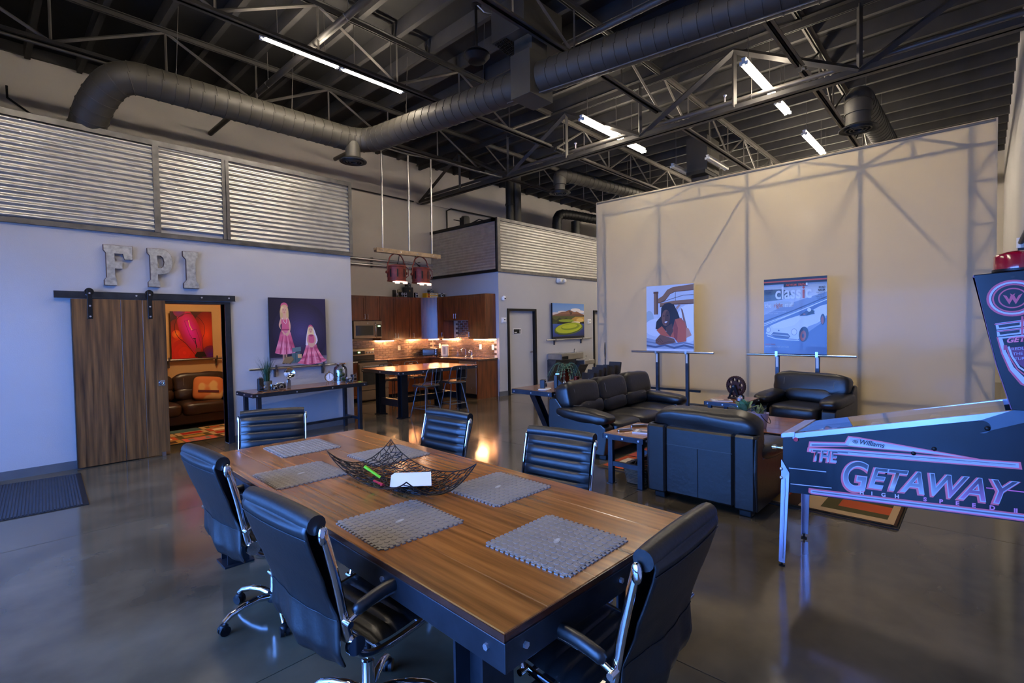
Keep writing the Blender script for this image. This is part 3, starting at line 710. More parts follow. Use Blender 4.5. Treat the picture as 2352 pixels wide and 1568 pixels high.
girls = [([(40,34,52),(48,42,66),(44,36,70),(24,20,40)], Rc(0,0,1,1))]+soft(.55,.5,.5,.45,(40,34,58),(74,66,112),12)+[([(150,146,158),(158,152,160),(92,86,110),(84,78,104)], Rc(0,0,1,.13))]+soft(.2,.06,.25,.05,(140,136,148),(166,160,168),4)+[
 ((196,146,124), [(.205,.05),(.228,.05),(.238,.22),(.205,.22)]), ((186,136,114), [(.255,.05),(.278,.05),(.282,.22),(.25,.22)]), ((60,30,40), El(.216,.045,.022,.012)), ((60,30,40), El(.268,.045,.022,.012)),
 ([PK,PKL,PK,PKL,PKL,PK,PKD,PK], sm([(.075,.20),(.16,.178),(.26,.172),(.36,.182),(.43,.205),(.38,.38),(.325,.53),(.195,.53),(.14,.38)],3)), (PKD, [(.15,.185),(.225,.5),(.175,.182)]), (PKL, [(.19,.18),(.245,.5),(.225,.178)]), (PKD, [(.26,.176),(.27,.48),(.285,.177)]), (PKL, [(.31,.18),(.29,.48),(.34,.184)]), (PKD, [(.37,.19),(.31,.46),(.39,.195)]),
 (HAIR, sm([(.175,.80),(.20,.885),(.25,.905),(.30,.885),(.322,.80),(.318,.70),(.29,.71),(.21,.71),(.182,.70)],3)), (SK, sm([(.185,.705),(.25,.725),(.315,.705),(.345,.64),(.352,.56),(.325,.47),(.30,.455),(.285,.47),(.318,.56),(.31,.63),(.2,.63),(.178,.57),(.215,.49),(.245,.455),(.26,.47),(.225,.51),(.165,.565),(.155,.62)],3)), (PK, sm([(.195,.53),(.26,.525),(.325,.53),(.32,.60),(.322,.675),(.29,.69),(.26,.68),(.23,.69),(.195,.675),(.2,.6)],3)), (PKD, [(.19,.525),(.33,.525),(.328,.545),(.192,.545)]), (SK, sm([(.275,.44),(.30,.445),(.31,.475),(.285,.49),(.262,.475)],3)), (SK, sm([(.225,.70),(.23,.77),(.275,.77),(.28,.70)],3)), (SK, sm([(.205,.82),(.212,.86),(.25,.88),(.288,.86),(.294,.82),(.28,.775),(.25,.752),(.22,.775)],4)), (HAIRL, sm([(.2,.87),(.225,.875),(.245,.86),(.21,.835),(.2,.78),(.188,.80)],3)), (PK, sm([(.185,.865),(.2,.91),(.25,.932),(.3,.91),(.315,.865),(.28,.895),(.25,.9),(.215,.893)],3)), ((206,120,110), El(.25,.783,.017,.006)), ((70,50,46), El(.233,.825,.007,.005)), ((70,50,46), El(.268,.825,.007,.005)), ((200,150,126), El(.25,.805,.006,.009)), ((240,236,232), Ln([(.215,.705),(.235,.65),(.27,.62),(.285,.65),(.285,.70)],.006)),
 ((98,122,126), [(.37,.2),(.52,.21),(.52,.275),(.37,.265)]), ((78,104,110), [(.345,.04),(.5,.05),(.51,.195),(.36,.185)]), ((60,84,92), [(.41,.05),(.42,.05),(.43,.19),(.42,.19)]), ((140,116,82), [(.185,.045),(.31,.035),(.39,.10),(.36,.14),(.25,.135)]), ((112,90,62), [(.31,.035),(.39,.10),(.39,.085),(.32,.02)]), ((212,170,126), Rc(.46,.11,.53,.165)),
 ([PK,(232,120,140),PKL,PK,PKD,PK,PKL], sm([(.45,.035),(.56,.012),(.72,.0),(.88,.02),(.985,.055),(.93,.10),(.84,.22),(.77,.36),(.65,.36),(.58,.20),(.52,.09)],4)), (PKD, [(.56,.02),(.66,.3),(.6,.015)]), (PKL, [(.62,.012),(.68,.33),(.66,.008)]), (PKD, [(.70,.005),(.705,.3),(.74,.005)]), (PKL, [(.77,.01),(.73,.33),(.81,.018)]), (PKD, [(.86,.03),(.76,.28),(.9,.04)]),
 ((226,210,220), sm([(.605,.30),(.63,.46),(.66,.56),(.70,.595),(.75,.57),(.80,.46),(.83,.36),(.77,.30),(.7,.42),(.65,.30)],3)), (SK, sm([(.645,.44),(.71,.47),(.775,.44),(.80,.37),(.77,.29),(.715,.262),(.69,.28),(.66,.30),(.63,.37)],3)), (PK, sm([(.66,.34),(.71,.325),(.765,.34),(.76,.44),(.71,.455),(.665,.44)],3)), (PKD, sm([(.67,.44),(.71,.455),(.755,.44),(.71,.425)],3)), (SK, sm([(.69,.265),(.73,.26),(.74,.29),(.71,.305),(.685,.29)],3)), (HAIRL, sm([(.65,.52),(.665,.57),(.70,.585),(.74,.57),(.755,.52),(.765,.44),(.74,.46),(.665,.46),(.64,.44)],3)), (SK, sm([(.668,.525),(.68,.555),(.703,.565),(.728,.555),(.738,.525),(.725,.492),(.703,.478),(.682,.492)],4)), (PK, sm([(.655,.555),(.67,.59),(.70,.605),(.735,.59),(.75,.555),(.72,.577),(.69,.577)],3)), ((206,110,108), El(.703,.497,.012,.005)), ((70,50,46), El(.69,.528,.006,.004)), ((70,50,46), El(.717,.528,.006,.004))]
canvas('portrait_canvas', 'unframed portrait of two girls in pink gowns above the console', 3.10, 4.01, YL-.075, 1.085, 2.16, .035, girls)
rail_shelf('steel picture rail inside the tan lounge behind the barn door', 2.2, 3.6, 10.63, 1.145, (2.36,3.13), 10.70)
OR = (226,52,20); MG = (206,16,150); DK = (40,8,10)
ring = lambda pts, w: Ln(pts+[pts[0]], w)
bulbp = [(.5+.42*math.cos(a)*.8-.0, .62+.3*math.sin(a)) for a in [math.radians(d) for d in range(-60,241,12)]]
bulb = [([(60,10,6),(150,20,20),(50,8,16),(110,36,26),(70,24,20),(60,12,40)], [(0,0),(.5,0),(1,0),(1,1),(.5,1),(0,1)])]+soft(.2,.35,.4,.5,(120,16,16),(240,60,20),14)+soft(.85,.5,.36,.5,(130,18,18),(244,70,34),14)+soft(.3,.12,.35,.3,(200,30,20),(236,40,24),4)+soft(.45,.6,.24,.52,(190,20,60),(236,20,190),16,.42)+soft(.12,.52,.1,.09,(236,80,24),(252,150,50),4)+soft(.94,.06,.22,.2,(120,16,60),(70,10,130),5)+soft(.2,1.0,.14,.12,(140,20,90),(110,30,150),4)+[
 ((70,16,40), Ln(catmull([(.56,.06),(.36,.3),(.16,.46),(.09,.62),(.12,.8),(.28,.93),(.48,.95),(.68,.86),(.8,.7),(.8,.54),(.74,.38),(.76,.18),(.8,.04)],6), .010)),
 ((90,10,70), Ln([(.62,.24),(.44,.5),(.32,.8),(.42,.82)],.008)), ((90,10,70), Ln([(.7,.26),(.66,.44),(.6,.62),(.5,.59)],.008)), ((255,210,130), Ln([(.42,.81),(.45,.68),(.5,.6)],.018)), ((50,8,30), El(.55,.42,.04,.012)), ((60,8,40), Ln([(.6,.2),(.56,.42)],.02)), ((150,60,60), El(.63,.17,.07,.05)), ((20,6,10), [(.54,.05),(.6,.13),(.78,.13),(.84,.02),(.56,.02)])]
canvas('bulb_print', 'glowing red and magenta light bulb picture in the tan lounge', 2.40, 3.06, 10.615, 1.166, 2.025, .03, bulb)
rail_shelf('steel picture rail beside the restroom door', 10.13, 12.18, YF-.06, 1.285, (10.5,11.72), YF)
golf = [([(146,178,222),(150,182,224),(86,136,206),(90,140,210)], Rc(0,.6,1,1)), ((214,200,206), Rc(0,.66,1,.72)), ((236,226,228), El(.3,.76,.14,.03)), ((238,230,230), El(.72,.82,.16,.05)), ((232,222,226), El(.88,.77,.14,.04)), ((226,216,222), El(.12,.72,.14,.025)),
 ([(120,84,74),(150,100,80),(110,70,58),(150,96,70),(100,64,52)], [(0,.66),(.16,.71),(.28,.76),(.4,.77),(.52,.82),(.6,.79),(.68,.76),(.76,.78),(.86,.73),(1,.68),(1,.6),(0,.6)]), ((84,54,48), [(.5,.8),(.62,.74),(.56,.66)]),
 ((78,84,40), Rc(0,.46,1,.64)), ((196,150,70), [(.5,.5),(.7,.62),(1,.62),(1,.48)]), ((40,50,26), [(0,.46),(0,.58),(.1,.52),(.2,.6),(.3,.53),(.42,.6),(.5,.52),(.4,.46)]), ((226,190,110), El(.86,.52,.12,.06)), ((236,220,190), El(.72,.45,.14,.04)), ((150,168,48), El(.42,.51,.24,.04)), ((52,66,26), Rc(0,.4,.14,.48)),
 ([(26,46,120),(14,24,60),(30,60,150),(60,96,180)], Rc(0,0,1,.42)), ((90,110,40), El(.5,.28,.46,.17,rot=.12)), ((176,188,44), El(.5,.30,.42,.145,rot=.12)), ((128,148,32), El(.55,.33,.3,.09,rot=.1)), ((186,196,50), El(.52,.345,.25,.06,rot=.1)), ((60,78,24), Ln([(.06,.18),(.2,.12),(.4,.11),(.6,.15),(.8,.22),(.94,.32)],.02)), ((8,10,24), Rc(0,0,1,.06))]
canvas('golf_course_print', 'aerial golf green and desert mountain print beside the restroom door', 10.37, 11.8, YF-.075, 1.306, 2.25, .04, golf)
# ================================================================== CONSOLE UNDER THE PORTRAIT
def bolts(parent, pts, d):
    m = bpy.data.meshes.get('bolt_head') or MB().cyl((0,0,0),(0,0,.009),.011,6).mesh('bolt_head')
    for p in pts:
        q = Vector((0,0,1)).rotation_difference(Vector(d)); o = rep(m, M_bolt, 'bolt', parent, p); o.rotation_mode = 'QUATERNION'; o.rotation_quaternion = q
def angle_top(t, w, l, z, mat, n=3, ap=.055, along='x', th=.035, nb=3):
    """plank top in an angle-iron apron, centred on the origin; w along X, l along Y"""
    for i in range(n):
        if along == 'x': b = BOX(-w/2+.004, -l/2+.004+(l-.008)*i/n+.0008, z-th, w/2-.004, -l/2+.004+(l-.008)*(i+1)/n-.0008, z, ch=.002)
        else: b = BOX(-w/2+.004+(w-.008)*i/n+.0008, -l/2+.004, z-th, -w/2+.004+(w-.008)*(i+1)/n-.0008, l/2-.004, z, ch=.002)
        obj('top_plank', b, mat, t)
    for s in (-1,1):
        a = obj('apron', BOX(-w/2-.004,s*(l/2-.003),z-.008-ap,w/2+.004,s*(l/2+.004),z-.006), M_steel, t)
        bolts(a, [(-w/2+.05+(w-.1)*k/(nb),s*(l/2+.004),z-.008-ap/2) for k in range(nb+1)], (0,s,0))
        a = obj('apron', BOX(s*(w/2-.003),-l/2-.004,z-.008-ap,s*(w/2+.004),l/2+.004,z-.006), M_steel, t)
        bolts(a, [(s*(w/2+.004),y,z-.008-ap/2) for y in (-l/2+.05,0,l/2-.05)], (s,0,0))
t = thing('console_table', 'narrow steel-legged console table under the portrait of two girls', 'table', (3.50,7.70,0), .03)
angle_top(t, 1.80, .60, .775, M_woodx, 3)
for x in (-.80,.80):
    for y in (-.23,.23): obj('leg', BOX(x-.028,y-.028,0,x+.028,y+.028,.735), M_steel, t, bevel=.003)
    obj('side_stretcher', BOX(x-.02,-.205,.16,x+.02,.205,.20), M_steel, t)
obj('stretcher', BOX(-.78,-.02,.161,.78,.02,.199), M_steel, t)
# vintage cameras
M_cblk = pm('pebbled_black_leatherette', S(26,25,25), .5, var=.3, scale=40, bump=.2, bscale=200)
M_lens = pm('dark_lens_glass', S(14,16,26), .05, .3, var=.1, coat=1)
def camera_prop(label, loc, rz, style, w=.14, h=.09, d=.05, grp='vintage cameras on display', body=None):
    t = thing('vintage_camera', label, 'camera', loc, rz, grp); body = body or M_cblk
    if style == 'range':
        obj('body', BOX(-w/2,-d/2,.012,w/2,d/2,h*.72,ch=.008), body, t); obj('top_plate', BOX(-w/2,-d/2,h*.725,w/2,d/2,h,ch=.006), M_alum, t); obj('base_plate', BOX(-w/2,-d/2,0,w/2,d/2,.0118), M_alum, t)
        l = obj('lens', MB().lathe([(.034,0),(.034,.02),(.028,.022),(.026,.04),(.02,.04),(.018,.032)], 20), M_alum, t, smooth=40); l.matrix_local = Matrix.Translation((0,-d/2,h*.4)) @ Matrix.Rotation(PI/2,4,'X')
        obj('glass', MB().lathe([(.0,.036),(.019,.034)], 16), M_lens, l)
        for x in (-w*.34,w*.3): obj('knob', MB().lathe([(.012,0),(.012,.01),(.0,.011)],14,(x,0,h)), M_alum, t, smooth=40)
        obj('viewfinder', BOX(-w*.12,-d/2-.001,h*.78,w*.1,-d/2,h*.94), M_lens, t)
    elif style == 'fold':
        obj('body', BOX(-w/2,-d/2,0,w/2,d/2,h,ch=.01), body, t)
        obj('bed', BOX(-w*.36,-d/2-.09,.01,w*.36,-d/2,.02), body, t)
        b = MB()
        for i in range(6): s = .38-.035*i; b.box(-w*s,-d/2-.013*(i+1),.03+.004*i,w*s,-d/2-.013*i-.003,.03+w*s*2-.004*i)
        obj('bellows', b, M_cblk, t)
        l = obj('shutter', MB().lathe([(w*.3,0),(w*.3,.012),(w*.2,.014),(w*.17,.03),(w*.12,.03)], 20), M_alum, t, smooth=40); l.matrix_local = Matrix.Translation((0,-d/2-.075,.03+w*.36)) @ Matrix.Rotation(PI/2,4,'X')
        obj('glass', MB().lathe([(0,.028),(w*.13,.026)], 16), M_lens, l); obj('finder', BOX(-.012,-d/2-.005,h,.012,d/2-.01,h+.015), M_alum, t)
    elif style == 'box':
        obj('body', BOX(-w/2,-d/2,0,w/2,d/2,h,ch=.006), body, t); obj('front_plate', BOX(-w*.44,-d/2-.004,h*.05,w*.44,-d/2-.0005,h*.95,ch=.002), M_alum, t)
        l = obj('lens', MB().lathe([(w*.28,0),(w*.28,.012),(w*.18,.014),(w*.15,.008)], 18), M_black, t, smooth=40); l.matrix_local = Matrix.Translation((0,-d/2-.004,h*.36)) @ Matrix.Rotation(PI/2,4,'X')
        obj('glass', MB().lathe([(0,.011),(w*.16,.009)], 14), M_lens, l); obj('finder_lens', BOX(-w*.2,-d/2-.006,h*.7,w*.2,-d/2-.004,h*.88), M_lens, t)
        obj('knob', MB().cyl((w/2,0,h*.7),(w/2+.012,0,h*.7),.012,10), M_alum, t)
    return t
ZC = .7755
camera_prop('tall black folding camera left of the grass pot on the console', (2.80,7.62,ZC), .25, 'fold', .085, .185, .045)
camera_prop('small black camera in front of the grass pot', (2.955,7.53,ZC), .1, 'range', .11, .085, .05)
camera_prop('silver-topped rangefinder camera beside the flash on the console', (3.085,7.62,ZC), -.1, 'range', .14, .095, .05)
t = thing('flash_gun', 'silver dish flash gun standing beside the rangefinder camera', 'flash', (3.205,7.62,ZC), -.1)
obj('battery_case', BOX(-.028,-.02,0,.028,.02,.13,ch=.005), M_alum, t); obj('neck', BOX(-.012,-.012,.13,.012,.012,.16), M_black, t)
r = obj('reflector_dish', MB().lathe([(.0,0),(.03,.004),(.06,.018),(.08,.04),(.081,.041),(.061,.014),(.03,-.002),(.0,-.006)], 24), M_chrome, t, smooth=50); r.matrix_local = Matrix.Translation((.0,-.015,.225)) @ Matrix.Rotation(PI/2-.2,4,'X')
obj('bulb', MB().sq((0,0,.018),(.014,.014,.018),1,1,10,8), M_white, r, smooth=180)
camera_prop('tiny black camera leaning at the foot of the glass jar', (4.16,7.56,ZC), .2, 'range', .105, .085, .045)
camera_prop('small silver box camera at the right end of the console', (4.31,7.68,ZC), .15, 'box', .075, .12, .07)
# grass pot
t = thing('potted_grass', 'spiky green grass in a small stone pot on the console', 'plant', (2.945,7.76,ZC))
obj('pot', MB().lathe([(.06,0),(.066,.03),(.07,.125),(.062,.125),(.058,.11),(.0,.11)], 20), pm('mossy_stone_pot', S(104,98,84), .7, var=.3, scale=14), t, smooth=50)
g = MB()
for i in range(150):
    a = random.uniform(0,2*PI); r0 = random.uniform(0,.04); sp = random.uniform(.03,.2); h = random.uniform(.28,.46); x0, y0 = r0*math.cos(a), r0*math.sin(a); x1, y1 = sp*math.cos(a), sp*math.sin(a)
    pts = [(x0+(x1-x0)*q**1.7, y0+(y1-y0)*q**1.7, .1+h*(q-.12*q*q)) for q in (0,.35,.7,1)]; w = .0032
    vs = [];
    for k, p in enumerate(pts): ww = w*(1-k/3.2); vs += [(p[0]-ww*math.sin(a),p[1]+ww*math.cos(a),p[2]),(p[0]+ww*math.sin(a),p[1]-ww*math.cos(a),p[2])]
    g.add(vs, [(2*k,2*k+1,2*k+3,2*k+2) for k in range(3)])
obj('grass_blades', g, pm('dark_green_grass', S(38,72,46), .55, var=.35, scale=12), t)['kind'] = 'stuff'
# alarm clock
t = thing('alarm_clock', 'round brass alarm clock on three legs on the console', 'clock', (3.90,7.72,ZC), -.15)
M_brass = pm('old_brass', S(150,128,86), .35, .9, var=.15)
c = obj('case', MB().lathe([(.0,-.02),(.06,-.018),(.072,-.01),(.076,.012),(.072,.024),(.066,.024),(.066,.014),(.0,.014)], 28), M_brass, t, smooth=40); c.matrix_local = Matrix.Translation((0,0,.105)) @ Matrix.Rotation(PI/2,4,'X')
obj('dial', MB().lathe([(.0,.018),(.067,.017)], 28), M_paper, c)
m = MB()
for k in range(12):
    a = 2*PI*k/12; m.M = Matrix.Rotation(a,4,'Z'); m.box(-.002,.046,.0185,.002,.058,.0195)
m.M = Matrix.Rotation(.1,4,'Z'); m.box(-.002,-.01,.02,.002,.045,.021); m.M = Matrix.Rotation(PI+.05,4,'Z'); m.box(-.0025,-.01,.0215,.0025,.03,.0225); m.M = None
obj('hands_and_marks', m, M_black, c)
for x, y in ((-.04,-.01),(.04,-.01),(0,.03)): obj('leg', MB().cyl((x*.8,y,.045),(x*1.3,y*1.3,0),.005,8,.004), M_brass, t)
obj('bell_ring', MB().lathe([(.012,0),(.014,.012),(.0,.02)],12,(0,0,.18)).tube([(.015*math.cos(a),0,.205+.012*math.sin(a)) for a in [2*PI*k/12 for k in range(12)]],.003,6,True), M_brass, t, smooth=50)
# cloche jar with moss balls
t = thing('glass_jar', 'clear glass jar with a wooden lid on the console', 'jar', (4.12,7.76,ZC))
obj('glass', MB().lathe([(.105,0),(.108,.02),(.108,.2),(.095,.25),(.06,.275),(.055,.3),(.053,.3),(.058,.272),(.092,.247),(.105,.2),(.105,.022),(.1,.004),(.0,.004)], 28), M_glass, t, smooth=50)
obj('lid', MB().lathe([(.0,.30),(.085,.30),(.088,.308),(.085,.318),(.0,.318)], 28), M_woodx, t, smooth=40)
obj('collar', MB().lathe([(.109,.0),(.112,.008),(.109,.02)], 28), M_alum, t, smooth=40)
M_moss = pm('green_moss', S(70,92,30), .95, var=.35, scale=30, bump=.6, bscale=60)
for i, (x, y, z, w) in enumerate(((-.045,-.03,.04,'lowest on the left'),(.05,-.02,.045,'lowest on the right'),(.0,.05,.045,'at the back'),(-.012,-.03,.115,'in the middle'),(.05,.02,.12,'on the right'),(-.05,.03,.12,'on the left'),(.0,-.01,.19,'on top'))):
    tag(obj('moss_ball', MB().sq((0,0,0),(.036,.036,.036),1,1,14,10), M_moss, smooth=180), 'fuzzy green moss ball %s of the pile in the glass jar' % w, 'moss ball', 'moss balls in the jar').location = (4.12+x,7.76+y,ZC+z+.004)
# ================================================================== MAT AND RUG HELPERS
t = thing('door_mat', 'dark ribbed entrance mat on the floor at the left edge', 'mat', (0,0,0))
M_mat = pm('charcoal_carpet', S(34,36,46), .95, var=.3, scale=60)
q = [(-.95,7.98),(.80,7.76),(.70,6.28),(-1.05,6.42)]
obj('backing', MB().prism(q, .0005, .006), M_black, t); 
def mp(u, v):
    a = Vector((*q[3],0)); b = Vector((*q[2],0)); c = Vector((*q[1],0)); d = Vector((*q[0],0)); p = (a*(1-u)+b*u)*(1-v)+(d*(1-u)+c*u)*v; return p
m = MB()
for k in range(70):
    u0 = .02+.96*k/70; u1 = u0+.96/70*.6; P = [mp(u0,.02),mp(u1,.02),mp(u1,.98),mp(u0,.98)]
    m.add([(p.x,p.y,.0062) for p in P]+[(p.x,p.y,.011) for p in P], [(4,5,6,7),(0,1,5,4),(1,2,6,5),(2,3,7,6),(3,0,4,7)])
obj('carpet_ribs', m, M_mat, t)['kind'] = 'stuff'
def rug(name, label, x0, y0, x1, y1, cells, edge=(34,24,22)):
    t = thing(name, label, 'rug'); obj('pile', BOX(x0,y0,.0005,x1,y1,.009), pm(name+'_edge', S(*edge), .95), t)
    art('pattern', t, cells, lambda u, v, d: (x0+(x1-x0)*u, y0+(y1-y0)*v, .0092+d), M_fabric, .0002)
def patch(cells, x0, y0, x1, y1, cols):
    w, h = x1-x0, y1-y0
    for k, c in enumerate(cols): s = k*.16; cells.append((c, Rc(x0+w*s, y0+h*s, x1-w*s, y1-h*s)))
TAN=(196,160,112); RED=(168,42,32); OLV=(88,78,44); GRY=(120,116,108); RST=(196,88,48); CRM=(222,200,160); BRN=(78,52,34); TEA=(78,100,98); GLD=(176,128,60); COR=(212,96,74)
pal = [[TAN,OLV,RST],[RED,TAN],[GLD,BRN],[CRM,GRY],[OLV,GLD],[COR,GRY,COR],[TEA,TEA],[RST,CRM],[TAN,RED],[BRN,TAN,BRN]]
def patchwork(nx, ny, seed):
    rr = random.Random(seed); cells = [((120,96,66), Rc(.01,.01,.99,.99))]
    for j in range(ny):
        off = rr.uniform(-.3,.3)/nx; u = .012
        for i in range(nx):
            u1 = min(.988, max(u+.03, (i+1+off)/nx)) if i < nx-1 else .988
            patch(cells, u+.004, .012+.976*j/ny+.006, u1-.004, .012+.976*(j+1)/ny-.006, rr.choice(pal)); u = u1
    return cells
rug('patchwork_rug', 'multicoloured patchwork rug on the floor of the tan lounge', 1.2, 8.62, 3.9, 9.77, patchwork(6, 4, 3))
# ================================================================== LEATHER SEATING
from mathutils import noise as _nz
def wob(amp, sc, seed=0):
    def f(p):
        n = _nz.noise(Vector((p.x*sc+seed, p.y*sc, p.z*sc*1.6)))*amp + _nz.noise(Vector((p.x*sc*3+seed, p.y*sc*3, p.z*sc*4)))*amp*.35
        return (p.x+n*.6, p.y+n*.6, p.z+n)
    return f
def sofa(label, cat, loc, rz, w, d, n, mat, hb=.70, hc=.89, aw=.21, name='leather_sofa', seat=.43, zc=.60):
    t = thing(name, label, cat, loc, rz); h = d/2; sw = (w-2*aw)/n; bw = (w-.05)/n
    obj('base', BOX(-w/2+.06, -h+.08, .07, w/2-.06, h-.06, .30, ch=.02), mat, t)
    for i in range(n):
        x = -w/2+aw+sw*(i+.5)
        o = obj('seat_cushion', MB().sq((x,-.06,seat-.10),(sw/2+.004,h-.03,.12),.45,.28,40,20,wob(.012,3,i*3.1)), mat, t, smooth=180)
        yb = h-.30
        x = -w/2+.025+bw*(i+.5); sb = bw
        m = MB(); m.M = Matrix.Translation((x,h-.235,zc)) @ Matrix.Rotation(-.2,4,'X'); m.sq((0,0,.13),(bw/2+.004,.13,.185),.5,.32,44,22,wob(.022,4,i*5.7+1))
        o = obj('back_cushion', m, mat, t, smooth=180)
        m = MB(); m.M = Matrix.Translation((-w/2+aw+sw*(i+.5),h-.27,.52)) @ Matrix.Rotation(-.2,4,'X'); m.sq((0,0,.02),(sw/2+.004,.12,.12),.6,.42,36,16,wob(.012,4,i*2.7+9))
        obj('lumbar_cushion', m, mat, t, smooth=180)
        m = MB(); m.M = Matrix.Translation((x,h-.24,zc)) @ Matrix.Rotation(-.2,4,'X')
        m.tube([(-bw*.42+bw*.84*k/12,-.128+.012*abs(k-6)/6,-.005-.018*math.sin(PI*k/12)) for k in range(13)], .003, 5)
        for s in (-1,1): m.tube([(s*bw*.33,-.122+.11*(abs(z-.13)/.19)**4,z) for z in [-.04+.035*k for k in range(11)]], .0026, 5)
        obj('stitching', m, M_stitch, o)
    for s in (-1,1):
        x0, x1 = s*(w/2-aw+.03), s*w/2
        prof = [(h-.02,.06),(h,.4),(h-.01,hb-.02),(h-.05,hb),(h-.13,hb),(h-.22,.60),(h-.33,.52),(-.1,.47),(-h+.12,.45),(-h+.04,.40),(-h+.03,.25),(-h+.06,.06)]
        obj('arm_panel', MB().prism(prof, min(x0,x1), max(x0,x1), 'x'), mat, t, bevel=.022)
        m = MB(); m.M = Matrix.Translation((s*(w/2-aw/2+.01),-.06,.515)) @ Matrix.Rotation(.06,4,'X'); m.sq((0,0,0),(aw/2+.035,h-.05,.085),.7,.5,36,16,wob(.015,5,s*4))
        o = obj('arm_pad', m, mat, t, smooth=180)
        m = MB(); m.tube([(s*(w/2+.002),h-.16-(d-.30)*k/10,.49-.03*math.sin(PI*k/10)) for k in range(11)],.003,5); obj('stitching', m, M_stitch, o)
        obj('back_column', BOX(s*(w/2-.19),h-.13,.06,s*(w/2-.012),h+.004,hb,ch=.018), mat, t)
        for y in (-h+.12,h-.1): obj('foot', BOX(s*(w/2-.16),y-.05,0,s*(w/2-.06),y+.05,.075,ch=.006), M_black, t)
    obj('back_panel', BOX(-w/2+.192,h-.13,.07,w/2-.192,h-.001,hb-.005,ch=.018), mat, t)
    m = MB().tube([(-w/2+.2,h+.0,hb-.17),(w/2-.2,h+.0,hb-.17)],.003,5)
    for k in range(1, n+1): m.tube([(-w/2+.19+(w-.38)*k/(n+1),h+.0,.09),(-w/2+.19+(w-.38)*k/(n+1),h+.0,hb-.17)],.003,5)
    obj('back_seam', m, M_lethr2, t)
    return t
sofa('three-seat black leather sofa in front of the wooden console', 'sofa', (6.27,3.72,0), 0, 2.24, .92, 3, M_leather)
sofa('black leather armchair seen from behind, nearest the dining table', 'armchair', (4.85,1.845,0), PI/2, 1.0, .94, 1, M_leather, name='leather_armchair', zc=.555)
sofa('black leather armchair facing the room in front of the fabric screen', 'armchair', (8.45,1.92,0), -PI/2-.14, 1.10, .92, 1, M_leather, name='leather_armchair', zc=.565)
sofa('dark brown leather loveseat in the tan lounge', 'sofa', (2.35,10.22,0), 0, 1.78, .86, 2, M_leathB)
t = thing('throw_pillow', 'orange patterned throw pillow propped on the brown loveseat', 'pillow', (2.78,10.0,.46), -.15)
m = MB(); m.M = Matrix.Rotation(-.5,4,'X') @ Matrix.Rotation(.12,4,'Y')
def pil(p): k = 1-.9*min(1,(abs(p.x)/.24)**3)*.5-.9*min(1,(abs(p.z-.2)/.24)**3)*.5; return (p.x, p.y*max(.12,k), p.z)
m.sq((0,0,.2),(.235,.09,.22),.35,.35,32,20,pil)
obj('cover', m, pm('orange_pillow_cloth', S(206,160,98), .9, var=0, col2=S(196,112,60), scale=4, contrast=(.47,.53), detail=1), t, smooth=180)
m = MB(); m.M = Matrix.Rotation(-.5,4,'X') @ Matrix.Rotation(.12,4,'Y')
m.box(-.16,-.0895,.09,.16,-.086,.13)
obj('stripe', m, pm('maroon_thread', S(86,24,30), .9), t)
t = thing('floor_cushion', 'mauve cushion lying on the lounge floor beside the loveseat', 'cushion', (3.52,10.04,0.0))
obj('cover', MB().sq((0,0,.075),(.26,.24,.075),.7,.4,28,14), pm('mauve_cloth', S(150,104,92), .9, var=.1), t, smooth=180)
# lounge ceiling lamp
t = thing('ceiling_lamp', 'round ceiling lamp lighting the tan lounge', 'lamp', (2.6,9.2,2.755))
obj('base', MB().lathe([(.18,0),(.18,-.03),(.16,-.03)], 24), M_alum, t, smooth=40); obj('shade', MB().lathe([(.16,-.03),(.13,-.07),(.06,-.095),(0,-.1)], 24), emis('warm_lamp_glass', (1,.70,.40), 34), t, smooth=60)
# ================================================================== LOUNGE RUG AND TABLES
lr = [((92,78,58), Rc(.0,.0,1,1))]
lc = patchwork(5, 6, 11); lr += lc[1:]
for c, q in ((BRN,(.005,.005,.27,.30)),(TAN,(.012,.012,.245,.255)),(OLV,(.045,.03,.20,.20)),(RST,(.085,.03,.16,.16)),(RED,(.26,.01,.5,.2)),(GLD,(.01,.31,.25,.42)),(TEA,(.01,.43,.26,.60))): lr.append((c, Rc(*q)))
rug('patchwork_rug', 'multicoloured patchwork rug under the lounge seating', 4.90, .46, 7.9, 3.26, lr)
def side_table(label, loc, w, l, rz=0):
    t = thing('side_table', label, 'table', loc, rz); angle_top(t, w, l, .53, M_wood, 2, .05, 'y', nb=2)
    for x in (-w/2+.06,w/2-.06):
        for y in (-l/2+.06,l/2-.06): obj('leg', MB().box(x-.025,y-.025,.006,x+.025,y+.025,.487).box(x-.045,y-.035,0,x+.045,y+.035,.0058), M_steel, t)
        obj('side_stretcher', BOX(x-.02,-l/2+.086,.19,x+.02,l/2-.086,.235), M_steel, t)
    obj('stretcher', BOX(-w/2+.081,-.02,.192,w/2-.081,.02,.232), M_steel, t)
    return t
side_table('square steel-legged side table between the sofa arm and the near armchair', (4.80,2.64,0), .72, .46)
side_table('square steel-legged side table holding the film reel', (7.50,2.64,.0098), .74, .52)
t = thing('coffee_table', 'low wooden coffee table hidden behind the near armchair', 'table', (6.35,1.75,.0098))
angle_top(t, 1.05, .95, .45, M_wood, 4, .05, 'y')
for x in (-.44,.44):
    for y in (-.38,.38): obj('leg', BOX(x-.03,y-.03,.0,x+.03,y+.03,.39), M_steel, t)
